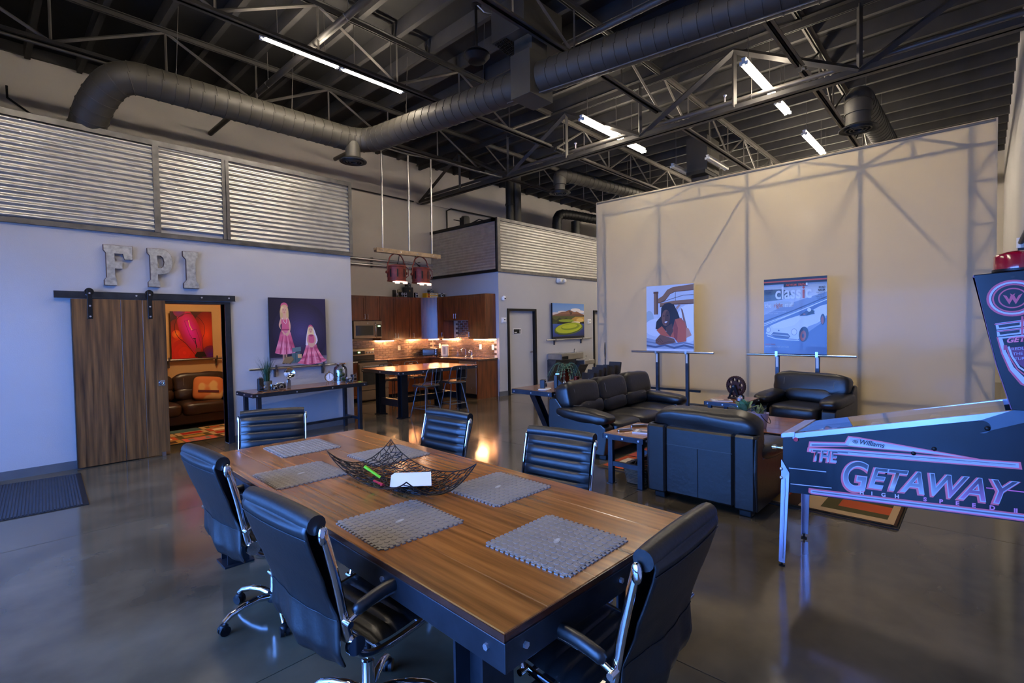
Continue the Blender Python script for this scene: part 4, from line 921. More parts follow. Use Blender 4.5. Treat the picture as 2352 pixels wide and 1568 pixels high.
# succulents
M_succ = pm('grey_green_succulent', S(96,142,104), .45, var=.3, scale=14); M_succ2 = pm('yellow_green_succulent', S(120,124,70), .5, var=.35, scale=20)
M_pot = pm('lavender_pot', S(176,170,200), .45, var=.06)
def leaf(m, a, tilt, L, w, th=.012):
    M = Matrix.Rotation(a,4,'Z') @ Matrix.Rotation(tilt,4,'Y'); old = m.M; m.M = (old @ M) if old else M
    n = 6; vs = []
    for i in range(n+1):
        q = i/n; ww = w*math.sin(PI*(q*.86+.1))**.8*(1 if q < 1 else .1); z = .05*L*math.sin(PI*q)
        vs += [(L*q,-ww,z+.25*ww),(L*q,0,z-th*(1-q)),(L*q,ww,z+.25*ww),(L*q,0,z+th*.2)]
    fs = [(4*i+k,4*i+(k+1)%4,4*i+4+(k+1)%4,4*i+4+k) for i in range(n) for k in range(4)]
    m.add(vs, fs); m.M = old
t = thing('potted_succulent', 'big grey-green agave in a planter behind the near armchair', 'plant', (6.12,2.02,.4602))
obj('planter', MB().lathe([(.08,0),(.11,.12),(.115,.14),(.1,.14),(.09,.12),(0,.12)], 22), M_pot, t, smooth=40)
for k in range(13):
    m = MB(); m.M = Matrix.Translation((0,0,.14)); leaf(m, 2.4*k, -(.35+.09*k), .20-.004*k, .042); obj('leaf', m, M_succ, t, smooth=60)
t = thing('potted_succulent', 'small tufted succulent in a lavender bucket on the coffee table', 'plant', (6.02,1.81,.4602))
obj('bucket', MB().lathe([(.06,0),(.088,.17),(.092,.175),(.086,.175),(.08,.16),(0,.15)], 22), M_pot, t, smooth=40)
obj('rope_handle', MB().tube([(.09*math.cos(a),-.03+.09*math.sin(a)*.8,.165-.1*max(0,-math.sin(a))) for a in [PI+PI*k/10 for k in range(11)]],.004,6), M_black, t)
for k in range(22):
    m = MB(); m.M = Matrix.Translation((.03*math.cos(k*1.9),.03*math.sin(k*1.9),.165)); leaf(m, 2.4*k, -random.uniform(.4,1.3), random.uniform(.06,.12), .012, .006); obj('leaf', m, M_succ2, t, smooth=60)
# small things on side tables
def remote(label, loc, rz):
    t = thing('remote_control', label, 'remote', loc, rz, 'remotes on the side table'); obj('body', BOX(-.09,-.022,0,.09,.022,.018,ch=.006), M_alum, t); obj('keypad', BOX(-.075,-.016,.0182,.07,.016,.021), M_black, t)
    m = MB()
    for i in range(9):
        for j in (-1,0,1): m.box(-.066+.015*i,j*.01-.003,.0212,-.058+.015*i,j*.01+.003,.0235)
    obj('buttons', m, M_white, t)
remote('grey remote control at the front of the near side table', (4.66,2.74,.5302), -.5)
remote('grey remote control at the back of the near side table', (4.95,2.74,.5302), -.75)
def magazine(label, loc, rz, col, th=.006, w=.21, h=.27, name='magazine'):
    t = thing(name, label, 'magazine', loc, rz); obj('pages', BOX(-w/2,-h/2,0,w/2,h/2,th), M_paper, t)
    art('cover_print', t, [(col, Rc(0,0,1,1)), ((236,232,226), Rc(.08,.82,.92,.94)), (tuple(max(0,c-60) for c in col), Rc(.1,.1,.6,.7)), ((226,190,160), El(.62,.45,.2,.25)), ((120,60,50), El(.55,.25,.25,.14))], lambda u, v, d: (-w/2+w*u,-h/2+h*v,th+.0004+d), M_ink)
magazine('grey magazine on the near side table by the armchair', (4.72,2.53,.5302), .3, (150,146,150), .012, .17, .25)
magazine('folded glossy magazine lying on the film reel table', (7.3,2.72,.5402), .5, (206,196,190))
t = thing('candle_jar', 'short glass candle jar on the film reel table', 'candle', (7.36,2.48,.5402))
obj('glass', MB().lathe([(.05,0),(.055,.01),(.055,.08),(.052,.08),(.052,.012),(0,.01)], 22), M_glass, t, smooth=40); obj('wax', MB().lathe([(.051,.011),(.051,.05),(0,.05)], 20), pm('pale_wax', S(220,206,206), .5), t, smooth=40)
M_reel = pm('rusty_brown_reel', S(74,44,38), .5, .5, var=.25, scale=14)
t = thing('film_reel', 'rusty film reel sculpture on a dark stand on the side table', 'sculpture', (7.60,2.62,.5402), -PI/2-.25)
zc, R = .185, .15; vs = []
def ring_plate(y0, y1):
    m = MB(); n = 60; hol = 8; oc = [(R*math.cos(2*PI*k/n)*(1 if k%2 else .965), R*math.sin(2*PI*k/n)*(1 if k%2 else .965)) for k in range(n)]
    loops = [oc]+[[(R*.62*math.cos(2*PI*j/hol+.2)+.026*math.cos(-2*PI*k/14), R*.62*math.sin(2*PI*j/hol+.2)+.026*math.sin(-2*PI*k/14)) for k in range(14)] for j in range(hol)]
    pts = [p for l in loops for p in l]; N = len(pts); vs = [(p[0],y0,zc+p[1]) for p in pts]+[(p[0],y1,zc+p[1]) for p in pts]; fs = []
    for a, b, c in tessellate_polygon([[Vector((p[0],p[1],0)) for p in l] for l in loops]): fs += [(a,b,c),(c+N,b+N,a+N)]
    i0 = 0
    for l in loops:
        k = len(l); fs += [(i0+i,i0+(i+1)%k,i0+(i+1)%k+N,i0+i+N) for i in range(k)]; i0 += k
    return m.add(vs, fs)
obj('toothed_wheel', ring_plate(-.02,.02), M_reel, t); obj('rim', MB().tube([(R*.9*math.cos(2*PI*k/40),-.022,zc+R*.9*math.sin(2*PI*k/40)) for k in range(40)],.008,6,True), M_reel, t, smooth=60)
for y in (-.05,.05): obj('stand', MB().prism([(-.085,.02),(-.06,.02),(-.012,zc-.05),(.012,zc-.05),(.06,.02),(.085,.02),(.022,zc+.02),(-.022,zc+.02)], y-.008, y+.008, 'y'), M_black, t)
obj('base', BOX(-.1,-.06,0,.1,.06,.02,ch=.004), M_black, t); obj('axle', MB().cyl((0,-.07,zc),(0,.07,zc),.014,12), M_alum, t)
# wicker basket under the side table
t = thing('wicker_basket', 'brown wicker basket under the near side table', 'basket', (4.76,2.62,0), .1)
M_wick = pm('wicker', S(96,72,50), .7, var=.4, scale=20)
m = MB()
for k in range(11):
    z = .012+.016*k; s = .8+.2*k/10
    pts = []
    for i in range(36):
        a = 2*PI*i/36; r = 1+.03*(1 if (i+k)%2 else -1); c, q = math.cos(a), math.sin(a); pts.append((.19*s*r*math.copysign(abs(c)**.6,c), .14*s*r*math.copysign(abs(q)**.6,q), z))
    m.tube(pts, .009, 5, True)
obj('weave', m, M_wick, t, smooth=60)
obj('floor_panel', MB().sq((0,0,.008),(.15,.11,.007),.3,.6,20,6), M_wick, t); obj('handle', MB().tube([(-.17,0,.17)]+[(-.17*math.cos(PI*k/8),0,.17+.07*math.sin(PI*k/8)) for k in range(9)]+[(.17,0,.17)],.008,6), M_wick, t)
t = thing('umbrella', 'folded black umbrella lying in the wicker basket', 'umbrella', (4.77,2.61,.10), .5); obj('folded_canopy', MB().cyl((-.16,0,.0),(.14,0,.07),.028,10,.018), M_cblk, t, smooth=50); obj('handle', MB().tube([(.14,0,.07),(.19,0,.085),(.21,.02,.09),(.2,.04,.085)],.009,8), M_black, t)
# ================================================================== EASELS AND THEIR PRINTS
XE_ = 9.20
def easel(label, y0, y1, posts):
    t = thing('print_easel', label, 'easel'); obj('ledge_rod', MB().cyl((XE_-.03,y0,1.105),(XE_-.03,y1,1.105),.02,14), M_alum, t, smooth=50)
    for y in posts:
        p = obj('post', BOX(XE_-.005,y-.03,.02,XE_+.05,y+.03,1.09), M_steel, t, bevel=.004)
        obj('slotted_plate', BOX(XE_-.009,y-.018,.90,XE_-.0055,y+.018,1.075), M_white, p); obj('clip', BOX(XE_-.058,y-.02,1.07,XE_-.051,y+.02,1.165), M_alum, t); obj('clip_arm', BOX(XE_-.058,y-.02,1.075,XE_+.05,y+.02,1.083), M_alum, t)
        obj('foot', BOX(XE_-.22,y-.03,0,XE_+.28,y+.03,.02), M_steel, t)
    obj('cross_bar', BOX(XE_,min(posts)-.25,.36,XE_+.04,max(posts)+.35,.40), M_black, t)
    return t
easel('steel easel holding the portrait of a smiling woman', 5.22, 3.55, (4.68,4.07))
easel('steel easel holding the classic car magazine cover', 2.97, 1.38, (2.50,1.91))
def xprint(name, label, y0, y1, x, z0, z1, shapes, tilt=0):
    t = thing(name, label, 'picture'); obj('panel', BOX(x,y1,z0,x+.03,y0,z1), M_white, t)
    art('print', t, shapes, lambda u, v, d: (x-.0006-d, y0+(y1-y0)*u, z0+(z1-z0)*v), M_ink, clip=True); return t
HB = (150,108,76); HBD = (108,72,48); SKN = (128,84,64); SKD = (92,58,46); HR = (38,30,34); OG = (206,98,66); OGD = (164,66,46)
woman = [([(206,214,228),(196,206,224),(206,216,234),(214,222,236)], Rc(0,0,1,1)), ((178,196,206), El(.06,.5,.1,.12)), ((236,240,248), El(.9,.42,.25,.28)), ((228,232,242), El(.25,.36,.3,.14)),
 (HB, [(.26,.80),(.36,.84),(.46,.93),(.58,.965),(1,.99),(1,.90),(.62,.89),(.52,.86),(.42,.77),(.3,.73),(.26,.73)]), (HBD, [(.26,.745),(.3,.745),(.42,.785),(.52,.87),(.62,.9),(1,.91),(1,.90),(.62,.89),(.52,.86),(.42,.77),(.3,.73),(.26,.73)]), (HB, [(.3,.67),(.6,.70),(1,.70),(1,.77),(.6,.76),(.3,.73)]), (HBD, [(.3,.67),(.6,.70),(1,.70),(1,.715),(.6,.715),(.3,.69)]), (HBD, Rc(.17,.56,.26,.90)), (HB, Rc(.18,.56,.225,.90)), (HBD, Rc(.16,.88,.27,.91)), ((90,84,90), Ln([(.32,.74),(.55,.79),(.8,.835),(1,.835)],.008)), ((90,84,90), Ln([(.63,.76),(.63,.89)],.009)),
 ((240,243,250), [(.66,.5),(.75,.66),(.9,.69),(1,.7),(1,.3),(.7,.3)]), ((150,110,96), [(.74,.65),(.78,.62),(.87,.35),(.83,.34),(.78,.5)]), ((186,150,130), [(.64,.66),(.7,.70),(.74,.69),(.66,.62)]),
 (HR, [(.2,.34),(.22,.45),(.32,.53),(.33,.66),(.4,.72),(.5,.735),(.6,.7),(.67,.6),(.72,.5),(.7,.4),(.6,.36),(.4,.3),(.28,.32)]),
 (OG, [(.22,.32),(.34,.38),(.45,.28),(.56,.3),(.62,.48),(.75,.5),(.83,.42),(.86,.3),(.85,.15),(.68,.13),(.6,.2),(.46,.22),(.32,.24)]), (OGD, [(.62,.48),(.68,.35),(.66,.15),(.6,.2),(.58,.34)]), ((216,150,120), [(.85,.2),(.96,.24),(.9,.34),(.85,.36)]),
 (SKD, [(.42,.36),(.56,.42),(.58,.3),(.52,.22),(.44,.28)]), (SKN, El(.425,.505,.088,.125,rot=-.1)), (SKD, El(.46,.5,.05,.11)), (HR, [(.33,.6),(.4,.66),(.52,.62),(.5,.69),(.4,.71),(.34,.66)]), ((240,236,232), [(.385,.435),(.43,.425),(.47,.45),(.43,.455)]), ((130,60,56), Ln([(.38,.44),(.43,.42),(.475,.45)],.008)), ((26,18,18), El(.385,.535,.016,.008)), ((26,18,18), El(.465,.54,.016,.008)), (SKD, Ln([(.425,.53),(.41,.475),(.43,.47)],.012)),
 ([(170,180,200),(150,164,192),(226,230,240),(210,216,230)], [(0,.03),(1,.03),(1,.15),(.8,.13),(.5,.12),(0,.2)]), ((90,100,130), Ln([(0,.08),(.2,.06),(.4,.09),(.6,.05),(.8,.09),(1,.06)],.03)), ((120,132,160), Ln([(0,.14),(.2,.12),(.4,.14),(.6,.11),(.8,.13),(1,.1)],.02)), ((226,230,240), Rc(0,0,1,.035)),
 (SKN, [(.2,.17),(.3,.25),(.4,.23),(.6,.19),(.64,.13),(.4,.1),(.28,.09),(.2,.12)]), (SKD, Ln([(.21,.15),(.3,.19),(.36,.14)],.01)), (SKD, Ln([(.22,.12),(.3,.16),(.33,.11)],.008)), (SKD, Ln([(.34,.11),(.46,.14),(.6,.14)],.008))]
xprint('portrait_print', 'large print of a smiling woman in an orange shirt on a bed', 4.87, 3.91, XE_-.05, 1.126, 2.40, woman)
WH = (232,238,246); CAR = (222,230,242); SH = (146,166,198)
mag = [([(84,112,158),(70,98,146),(150,170,200),(170,184,206)], Rc(0,0,1,1)), ([(176,190,206),(206,214,222),(224,228,230),(140,160,176)], [(0,.52),(.4,.66),(1,.8),(1,.93),(0,.93)]), ((96,112,116), [(0,.7),(.3,.72),(.5,.8),(.3,.86),(0,.86)]), ((186,198,206), El(.3,.66,.2,.04)), ([(120,146,184),(96,124,168),(84,112,160),(110,138,180)], [(0,0),(1,0),(1,.72),(0,.38)]),
 (WH, Ln([(0,.40),(.5,.54),(1,.70)],.012)), (WH, Ln([(0,.375),(.45,.52),(.8,.63)],.008)), ((70,88,120), Ln([(0,.43),(.5,.575),(1,.735)],.016)),
 (CAR, [(.03,.27),(.06,.34),(.12,.38),(.3,.44),(.55,.5),(.72,.54),(.9,.62),(1,.64),(1,.50),(.93,.44),(.85,.40),(.72,.36),(.62,.24),(.56,.19),(.44,.2),(.2,.23),(.08,.25)]), (WH, [(.12,.38),(.3,.44),(.55,.5),(.62,.47),(.5,.38),(.3,.34),(.16,.34)]), (SH, [(.62,.24),(.72,.36),(.85,.40),(.93,.44),(.99,.5),(.99,.47),(.9,.39),(.74,.3),(.66,.2)]), ((40,50,70), El(.65,.26,.075,.10,rot=-.2)), ((184,92,70), El(.64,.24,.045,.07,rot=-.2)), ((60,70,90), El(.64,.24,.018,.03)), ((40,50,70), El(.94,.45,.035,.07)), ((184,92,70), El(.935,.44,.02,.05)),
 ((90,108,140), [(.12,.25),(.16,.29),(.4,.27),(.44,.23),(.4,.2),(.2,.22)]), ((226,232,240), Ln([(.14,.255),(.3,.245),(.42,.235)],.008)), ((236,240,246), El(.075,.32,.036,.036)), ((120,140,170), Ln(El(.075,.32,.036,.036)+[(.111,.32)],.006)), ((236,240,246), El(.5,.29,.042,.042)), ((120,140,170), Ln(El(.5,.29,.042,.042)+[(.542,.29)],.006)), ((60,80,120), El(.25,.31,.012,.01)), (WH, Ln([(.05,.24),(.2,.2),(.4,.185),(.58,.18)],.012)),
 ((60,74,100), [(.58,.5),(.68,.56),(.82,.56),(.8,.52),(.7,.5)]), ((28,34,46), [(.7,.51),(.74,.57),(.8,.57),(.82,.52)]), ((236,240,244), El(.735,.575,.03,.025)), ((200,120,100), El(.66,.52,.02,.008)),
 ((26,30,36), Rc(0,.925,1,1)), ((222,84,44), Rc(0,.952,1,.97)), ((26,30,36), Rc(.33,.885,.71,.93))]
t = xprint('magazine_cover_print', 'large blue classic car magazine cover print on the right easel', 2.69, 1.77, XE_-.05, 1.126, 2.37, mag)
fr = lambda x, y, d: (XE_-.0506-d, 2.69-x, 1.126+y)
Hm = 1.244
cx_ = .175
for s_, c_ in (('class',WH),('i',(214,84,52)),('c',WH)):
    lettering('cover_lettering', t, s_, .285, fr, c_, u=cx_, v=.732*Hm, d=.0135, bold=.006, sx=.74); cx_ += LASTW[0]+.012
for s, sz, x, v, col, k in (('MOTOR TREND',.048,.335,.893,(232,92,48),dict(shear=.3,bold=.0012,sx=.92)),('the',.105,.022,.620,WH,dict(sx=.7,bold=.001)),('right',.105,.155,.620,(206,118,98),dict(sx=.7,bold=.001)),('stuff',.105,.325,.620,WH,dict(sx=.7,bold=.001)),
   ('BROTHERS',.036,.022,.84,(60,76,110),dict(bold=.001,sx=.7)),('IN ARMS',.036,.022,.81,(60,76,110),dict(bold=.001,sx=.7)),('OLDSMOBILE',.026,.022,.785,(70,86,116),dict(sx=.7)),('442 W-30',.026,.022,.762,(70,86,116),dict(sx=.7)),('TAKES ON',.026,.022,.739,(70,86,116),dict(sx=.7)),('BUICK GS',.026,.022,.716,(70,86,116),dict(sx=.7)),
   ('ROAD',.044,.90,.845,(40,48,62),dict(bold=.0015,sx=.72,align='RIGHT')),('RACER',.044,.90,.81,(40,48,62),dict(bold=.0015,sx=.72,align='RIGHT')),('FLAT OUT IN',.028,.90,.785,(60,70,84),dict(sx=.72,align='RIGHT')),("PORSCHE'S",.028,.90,.76,(60,70,84),dict(sx=.72,align='RIGHT')),('THRILLING 911',.028,.90,.735,(60,70,84),dict(sx=.72,align='RIGHT')),('CLUB SPORT',.028,.90,.71,(60,70,84),dict(sx=.72,align='RIGHT')),
   ('HOW ZORA ARKUS-DUNTOV STARTED',.025,.022,.555,(214,222,234),dict(sx=.72)),('THE CORVETTE LEGEND',.025,.022,.53,(214,222,234),dict(sx=.72)),('GHOST RIDER',.032,.022,.115,(216,110,84),dict(sx=.78)),("THE COBRA COUPE SHELBY DIDN'T BUILD",.026,.022,.085,WH,dict(sx=.72))):
    lettering('cover_lettering', t, s, sz, fr, col, u=x, v=v*Hm, d=.0135, **k)
art('cover_accent', t, [((232,238,246), Rc(.685,.893,.712,.925))], lambda u, v, d: (XE_-.0506-.0145-d, 2.69-.92*u, 1.126+Hm*v), M_ink)
# reflector on a stand
t = thing('reflector_stand', 'thin floor stand with an edge-on oval reflector left of the screen posters', 'stand', (9.0,5.75,0))
obj('pole', MB().cyl((0,0,.03),(0,0,.97),.011,10), M_black, t, smooth=50); 
r = obj('reflector_disc', MB().sq((0,0,1.115),(.018,.15,.18),.9,1,24,12), M_mill, t, smooth=180); r.rotation_euler = (0,0,2.1)
for a in (0,2.1,4.2): obj('leg', MB().cyl((0,0,.25),(.28*math.cos(a),.28*math.sin(a),.012),.009,8), M_black, t)
# ================================================================== CONSOLE BEHIND THE SOFA
t = thing('console_table', 'long wooden console with slanted I-beam legs behind the sofa', 'table', (6.55,4.60,0))
angle_top(t, 2.5, .74, .755, M_woodx, 3, .06)
for s in (-1,1):
    def ib(y):
        m = MB(); xa, xb = s*.95, s*.55
        for o_ in (-.055,.055):
            m.add([(xa+o_-.006,y-.05,.69),(xa+o_+.006,y-.05,.69),(xa+o_+.006,y+.05,.69),(xa+o_-.006,y+.05,.69),(xb+o_-.006,y-.05,0),(xb+o_+.006,y-.05,0),(xb+o_+.006,y+.05,0),(xb+o_-.006,y+.05,0)], [(0,1,2,3),(7,6,5,4),(0,4,5,1),(1,5,6,2),(2,6,7,3),(3,7,4,0)])
        m.add([(xa-.05,y-.005,.69),(xa+.05,y-.005,.69),(xa+.05,y+.005,.69),(xa-.05,y+.005,.69),(xb-.05,y-.005,0),(xb+.05,y-.005,0),(xb+.05,y+.005,0),(xb-.05,y+.005,0)], [(0,1,2,3),(7,6,5,4),(0,4,5,1),(1,5,6,2),(2,6,7,3),(3,7,4,0)])
        return m
    for y in (-.22,.22): obj('slanted_leg', ib(y), M_steel, t)
Z2 = .7555
camera_prop('black press camera with bellows at the near end of the sofa console', (5.66,4.42,Z2), .3, 'fold', .13, .20, .06)
camera_prop('silver folding camera on a white tray at the near end of the sofa console', (5.5,4.55,Z2+.013), .4, 'box', .09, .12, .07)
t = thing('white_tray', 'small white tray at the near end of the sofa console', 'tray', (5.48,4.5,Z2), .4); obj('dish', MB().sq((0,0,.006),(.13,.08,.0055),.2,.6,24,6), M_white, t, smooth=60)
M_cop = pm('dark_copper', S(110,58,40), .22, .9, var=.3, scale=6)
t = thing('potted_fern', 'arching green fern in a tall copper vase on the sofa console', 'plant', (6.28,4.74,Z2))
obj('vase', MB().lathe([(.06,0),(.07,.05),(.084,.215),(.086,.225),(.076,.225),(.066,.2),(0,.19)], 24), M_cop, t, smooth=40)
for k in range(26):
    m = MB(); a = 2.4*k; L = random.uniform(.16,.3); up = random.uniform(.05,.16)
    st = [(L*q*math.cos(a), L*q*math.sin(a), +.20+up*math.sin(PI*min(1,q*.8))*1.2-.18*q*q) for q in [i/8 for i in range(9)]]
    for i in range(1, 9):
        p = Vector(st[i]); d = (p-Vector(st[i-1])).normalized(); s_ = d.cross(Vector((0,0,1))).normalized()
        for g_ in (-1,1):
            e = p+s_*g_*.035*(1-.5*i/9)+d*.03; w_ = d*.007; m.add([p-w_,e,p+w_], [(0,1,2)])
    m.tube(st, .0025, 4); obj('frond', m, pm('fern_green', S(84,112,74), .6, var=.3, scale=18) if k == 0 else MATS['fern_green'], t)
t = thing('copper_mug', 'slim red copper tumbler beside the fern vase', 'cup', (6.16,4.44,Z2)); obj('cup', MB().lathe([(.035,0),(.042,.13),(.039,.13),(.034,.01),(0,.008)], 20), pm('red_copper', S(150,66,52), .25, .9), t, smooth=40); obj('rim', MB().tube([(.0415*math.cos(2*PI*k/20),.0415*math.sin(2*PI*k/20),.13) for k in range(20)],.002,5,True), M_cop, t)
for i, (x, h, w) in enumerate(((6.72,.13,'first from the fern vase'),(6.86,.17,'second from the fern vase'),(6.99,.20,'third from the fern vase'),(7.10,.23,'fourth from the fern vase'),(7.32,.22,'second from the far end'),(7.5,.26,'at the far end'))):
    t = thing('sample_print', 'black-backed sample print leaning in the console rack, %s' % w, 'print', (x,4.62,Z2), 0, 'sample prints in the console rack')
    m = MB(); m.M = Matrix.Rotation(.22,4,'Y'); m.box(-.022,-.11,.0,.022,.11,h); obj('board', m, M_cblk, t); m = MB(); m.M = Matrix.Rotation(.22,4,'Y'); m.box(.0222,-.105,.004,.027,.105,h-.006); obj('print_sheet', m, M_paper, t)
# ================================================================== KITCHEN
M_slate = pm('slate_appliance_steel', S(150,132,112), .34, .8, var=.06, scale=10)
M_dglass = pm('dark_oven_glass', S(30,32,36), .08, 0, var=.1, coat=1)
M_stone = pm('brown_granite', S(96,66,50), .12, 0, var=0, col2=S(52,36,30), scale=40, detail=6, coat=.5)
M_tile = pm('bronze_metal_tile', S(150,128,116), .22, .85, var=.18, scale=18, rnd=.16)
M_grout = pm('pale_grout', S(190,178,166), .8)
def shaker(m, x0, z0, x1, z1, y, fr=.055):
    m.box(x0,y-.02,z0,x0+fr,y-.0005,z1).box(x1-fr,y-.02,z0,x1,y-.0005,z1).box(x0+fr,y-.02,z0,x1-fr,y-.0005,z0+fr).box(x0+fr,y-.02,z1-fr,x1-fr,y-.0005,z1).box(x0+fr,y-.011,z0+fr,x1-fr,y-.0005,z1-fr); return m
def cabinet(label, loc, rz, w, d, z0, z1, doors, cat='cabinet', kick=False, name='kitchen_cabinet'):
    """doors: (x0,z0,x1,z1,handle_x,handle_z,'v'|'h')"""
    t = thing(name, label, cat, (loc[0],loc[1],0), rz)
    obj('carcass', BOX(0,0,z0+(.1 if kick else 0),w,d,z1), M_cab, t)
    if kick: obj('toe_kick', BOX(.0,.06,0,w,d,.099), M_black, t)
    for (a,b,c,e,hx,hz,o) in doors:
        dr = obj('drawer' if o == 'h' else 'door', shaker(MB(),a+.003,b+.003,c-.003,e-.003,0,.05 if e-b > .2 else .03), M_cab, t)
        if hx is not None:
            m = MB()
            if o == 'v': m.cyl((hx,-.05,hz-.06),(hx,-.05,hz+.06),.006,8).cyl((hx,-.05,hz-.045),(hx,-.02,hz-.045),.004,6).cyl((hx,-.05,hz+.045),(hx,-.02,hz+.045),.004,6)
            else: m.cyl((hx-.06,-.05,hz),(hx+.06,-.05,hz),.006,8).cyl((hx-.045,-.05,hz),(hx-.045,-.02,hz),.004,6).cyl((hx+.045,-.05,hz),(hx+.045,-.02,hz),.004,6)
            obj('handle', m, M_alum, dr, smooth=60)
    return t
Yb = YB_-.012
# uppers on the back wall
cabinet('short cherry wall cabinet above the microwave', (5.853,10.47), 0, .735, Yb-10.47, 1.845, 2.425, [(0,1.845,.367,2.425,.33,1.94,'v'),(.367,1.845,.735,2.425,.405,1.94,'v')])
cabinet('tall double-door cherry wall cabinet right of the microwave', (6.592,10.47), 0, .896, Yb-10.47, 1.37, 2.425, [(0,1.37,.448,2.425,.41,1.47,'v'),(.448,1.37,.896,2.425,.486,1.47,'v')])
cabinet('narrow single-door cherry wall cabinet before the corner', (7.492,10.47), 0, .306, Yb-10.47, 1.37, 2.425, [(0,1.37,.306,2.425,.05,1.47,'v')])
t = thing('kitchen_cabinet', 'diagonal corner cherry wall cabinet under the yellow boxes', 'cabinet')
obj('carcass', MB().prism([(7.80,10.485),(8.095,10.17),(8.425,10.17),(8.425,Yb),(7.80,Yb)],1.37,2.425,'z'), M_cab, t)
L_ = math.hypot(.295,.315); m = MB(); m.M = Matrix.Translation((7.80,10.485,0)) @ Matrix.Rotation(math.atan2(-.315,.295),4,'Z'); shaker(m,.012,1.373,L_-.012,2.422,0); dr = obj('door', m, M_cab, t)
m2 = MB(); m2.M = m.M; m2.cyl((.055,-.05,1.41),(.055,-.05,1.53),.006,8); obj('handle', m2, M_alum, dr)
RX = -PI/2
cabinet('narrow cherry wall cabinet right of the diagonal corner', (8.11,10.165), RX, .245, .315, 1.37, 2.43, [(0,1.37,.245,2.43,.205,1.47,'v')])
cabinet('short double-door cherry wall cabinet above the sink', (8.11,9.915), RX, .915, .315, 1.825, 2.43, [(0,1.825,.457,2.43,.42,1.93,'v'),(.457,1.825,.915,2.43,.495,1.93,'v')])
cabinet('tall cherry wall cabinet at the open end of the kitchen', (8.11,8.995), RX, .60, .315, 1.37, 2.43, [(0,1.37,.60,2.43,.05,1.48,'v')])
# bases
cabinet('cherry base cabinet left of the range', (4.56,10.18), 0, 1.25, Yb-10.18, 0, .876, [(.0,.1,.62,.876,.56,.62,'v'),(.62,.1,1.25,.70,1.19,.62,'v'),(.62,.70,1.25,.876,.93,.79,'h')], kick=True)
cabinet('cherry base cabinets right of the range', (6.592,10.18), 0, 1.22, Yb-10.18, 0, .876, [(0,.1,.42,.7,.37,.62,'v'),(.42,.1,.84,.7,.47,.62,'v'),(.0,.7,.42,.876,.21,.79,'h'),(.42,.7,.84,.876,.63,.79,'h'),(.84,.1,1.22,.876,.9,.62,'v')], kick=True)
cabinet('cherry sink base cabinet facing the bar table', (7.82,10.175), RX, 1.145, .6, 0, .876, [(.3,.1,.72,.876,.67,.72,'v'),(.72,.1,1.145,.876,.77,.72,'v')], kick=True)
cabinet('cherry end panel cabinet closing the kitchen run', (7.79,8.41), RX, .05, .635, 0, .876, [], kick=False)
t = thing('dishwasher', 'slate steel dishwasher beside the end panel', 'dishwasher', (7.82,9.025,0), RX)
obj('tub', BOX(.005,.0,.1,.605,.58,.872), M_black, t); obj('door_panel', BOX(.008,-.028,.11,.602,-.001,.868,ch=.006), M_slate, t); obj('toe_kick', BOX(.005,.05,0,.605,.58,.099), M_black, t); obj('badge', MB().cyl((.44,-.028,.24),(.44,-.031,.24),.014,16), M_alum, t); obj('handle_bar', MB().cyl((.05,-.05,.80),(.56,-.05,.80),.011,10).cyl((.07,-.05,.8),(.07,-.028,.8),.007,6).cyl((.54,-.05,.8),(.54,-.028,.8),.007,6), M_alum, t, smooth=60)
t = thing('countertop', 'polished brown stone countertop running round the kitchen corner', 'countertop')
obj('slab', MB().prism([(6.592,10.14),(7.78,10.14),(7.78,8.34),(8.428,8.34),(8.428,Yb),(6.592,Yb)],.878,.918,'z'), M_stone, t, bevel=.004); obj('slab', BOX(4.56,10.14,.878,5.81,Yb,.918), M_stone, t, bevel=.004)
# backsplash tiles
tm = MB().box(-.0755,-.006,-.0265,.0755,0,.0265,ch=.002).mesh('tile'); tm.materials.append(M_tile)
bs = obj('grout_bed', BOX(4.56,YB_-.007,.92,8.43,YB_-.0005,1.37), M_grout, wb); bs2 = obj('grout_bed', MB().box(XB-.007,8.36,.92,XB-.0005,10.78,1.37).box(XB-.007,9.0,1.37,XB-.0005,9.91,1.825), M_grout, wy)
for j in range(8):
    z = .92+.0562*(j+.5); n = 0
    for i in range(18):
        x = 5.70+.1545*i+(.077 if j%2 else 0)
        if x < 8.36: rep(tm, None, 'tile', wb, (x,YB_-.0072,z))
    for i in range(16):
        y = 10.70-.1545*i-(.077 if j%2 else 0)
        if y > 8.43: rep(tm, None, 'tile', wy, (XB-.0072,y,z), (0,0,-PI/2))
for j in range(8,16):
    z = .92+.0562*(j+.5)
    for i in range(16):
        y = 10.70-.1545*i-(.077 if j%2 else 0)
        if 9.06 < y < 9.84: rep(tm, None, 'tile', wy, (XB-.0072,y,z), (0,0,-PI/2))
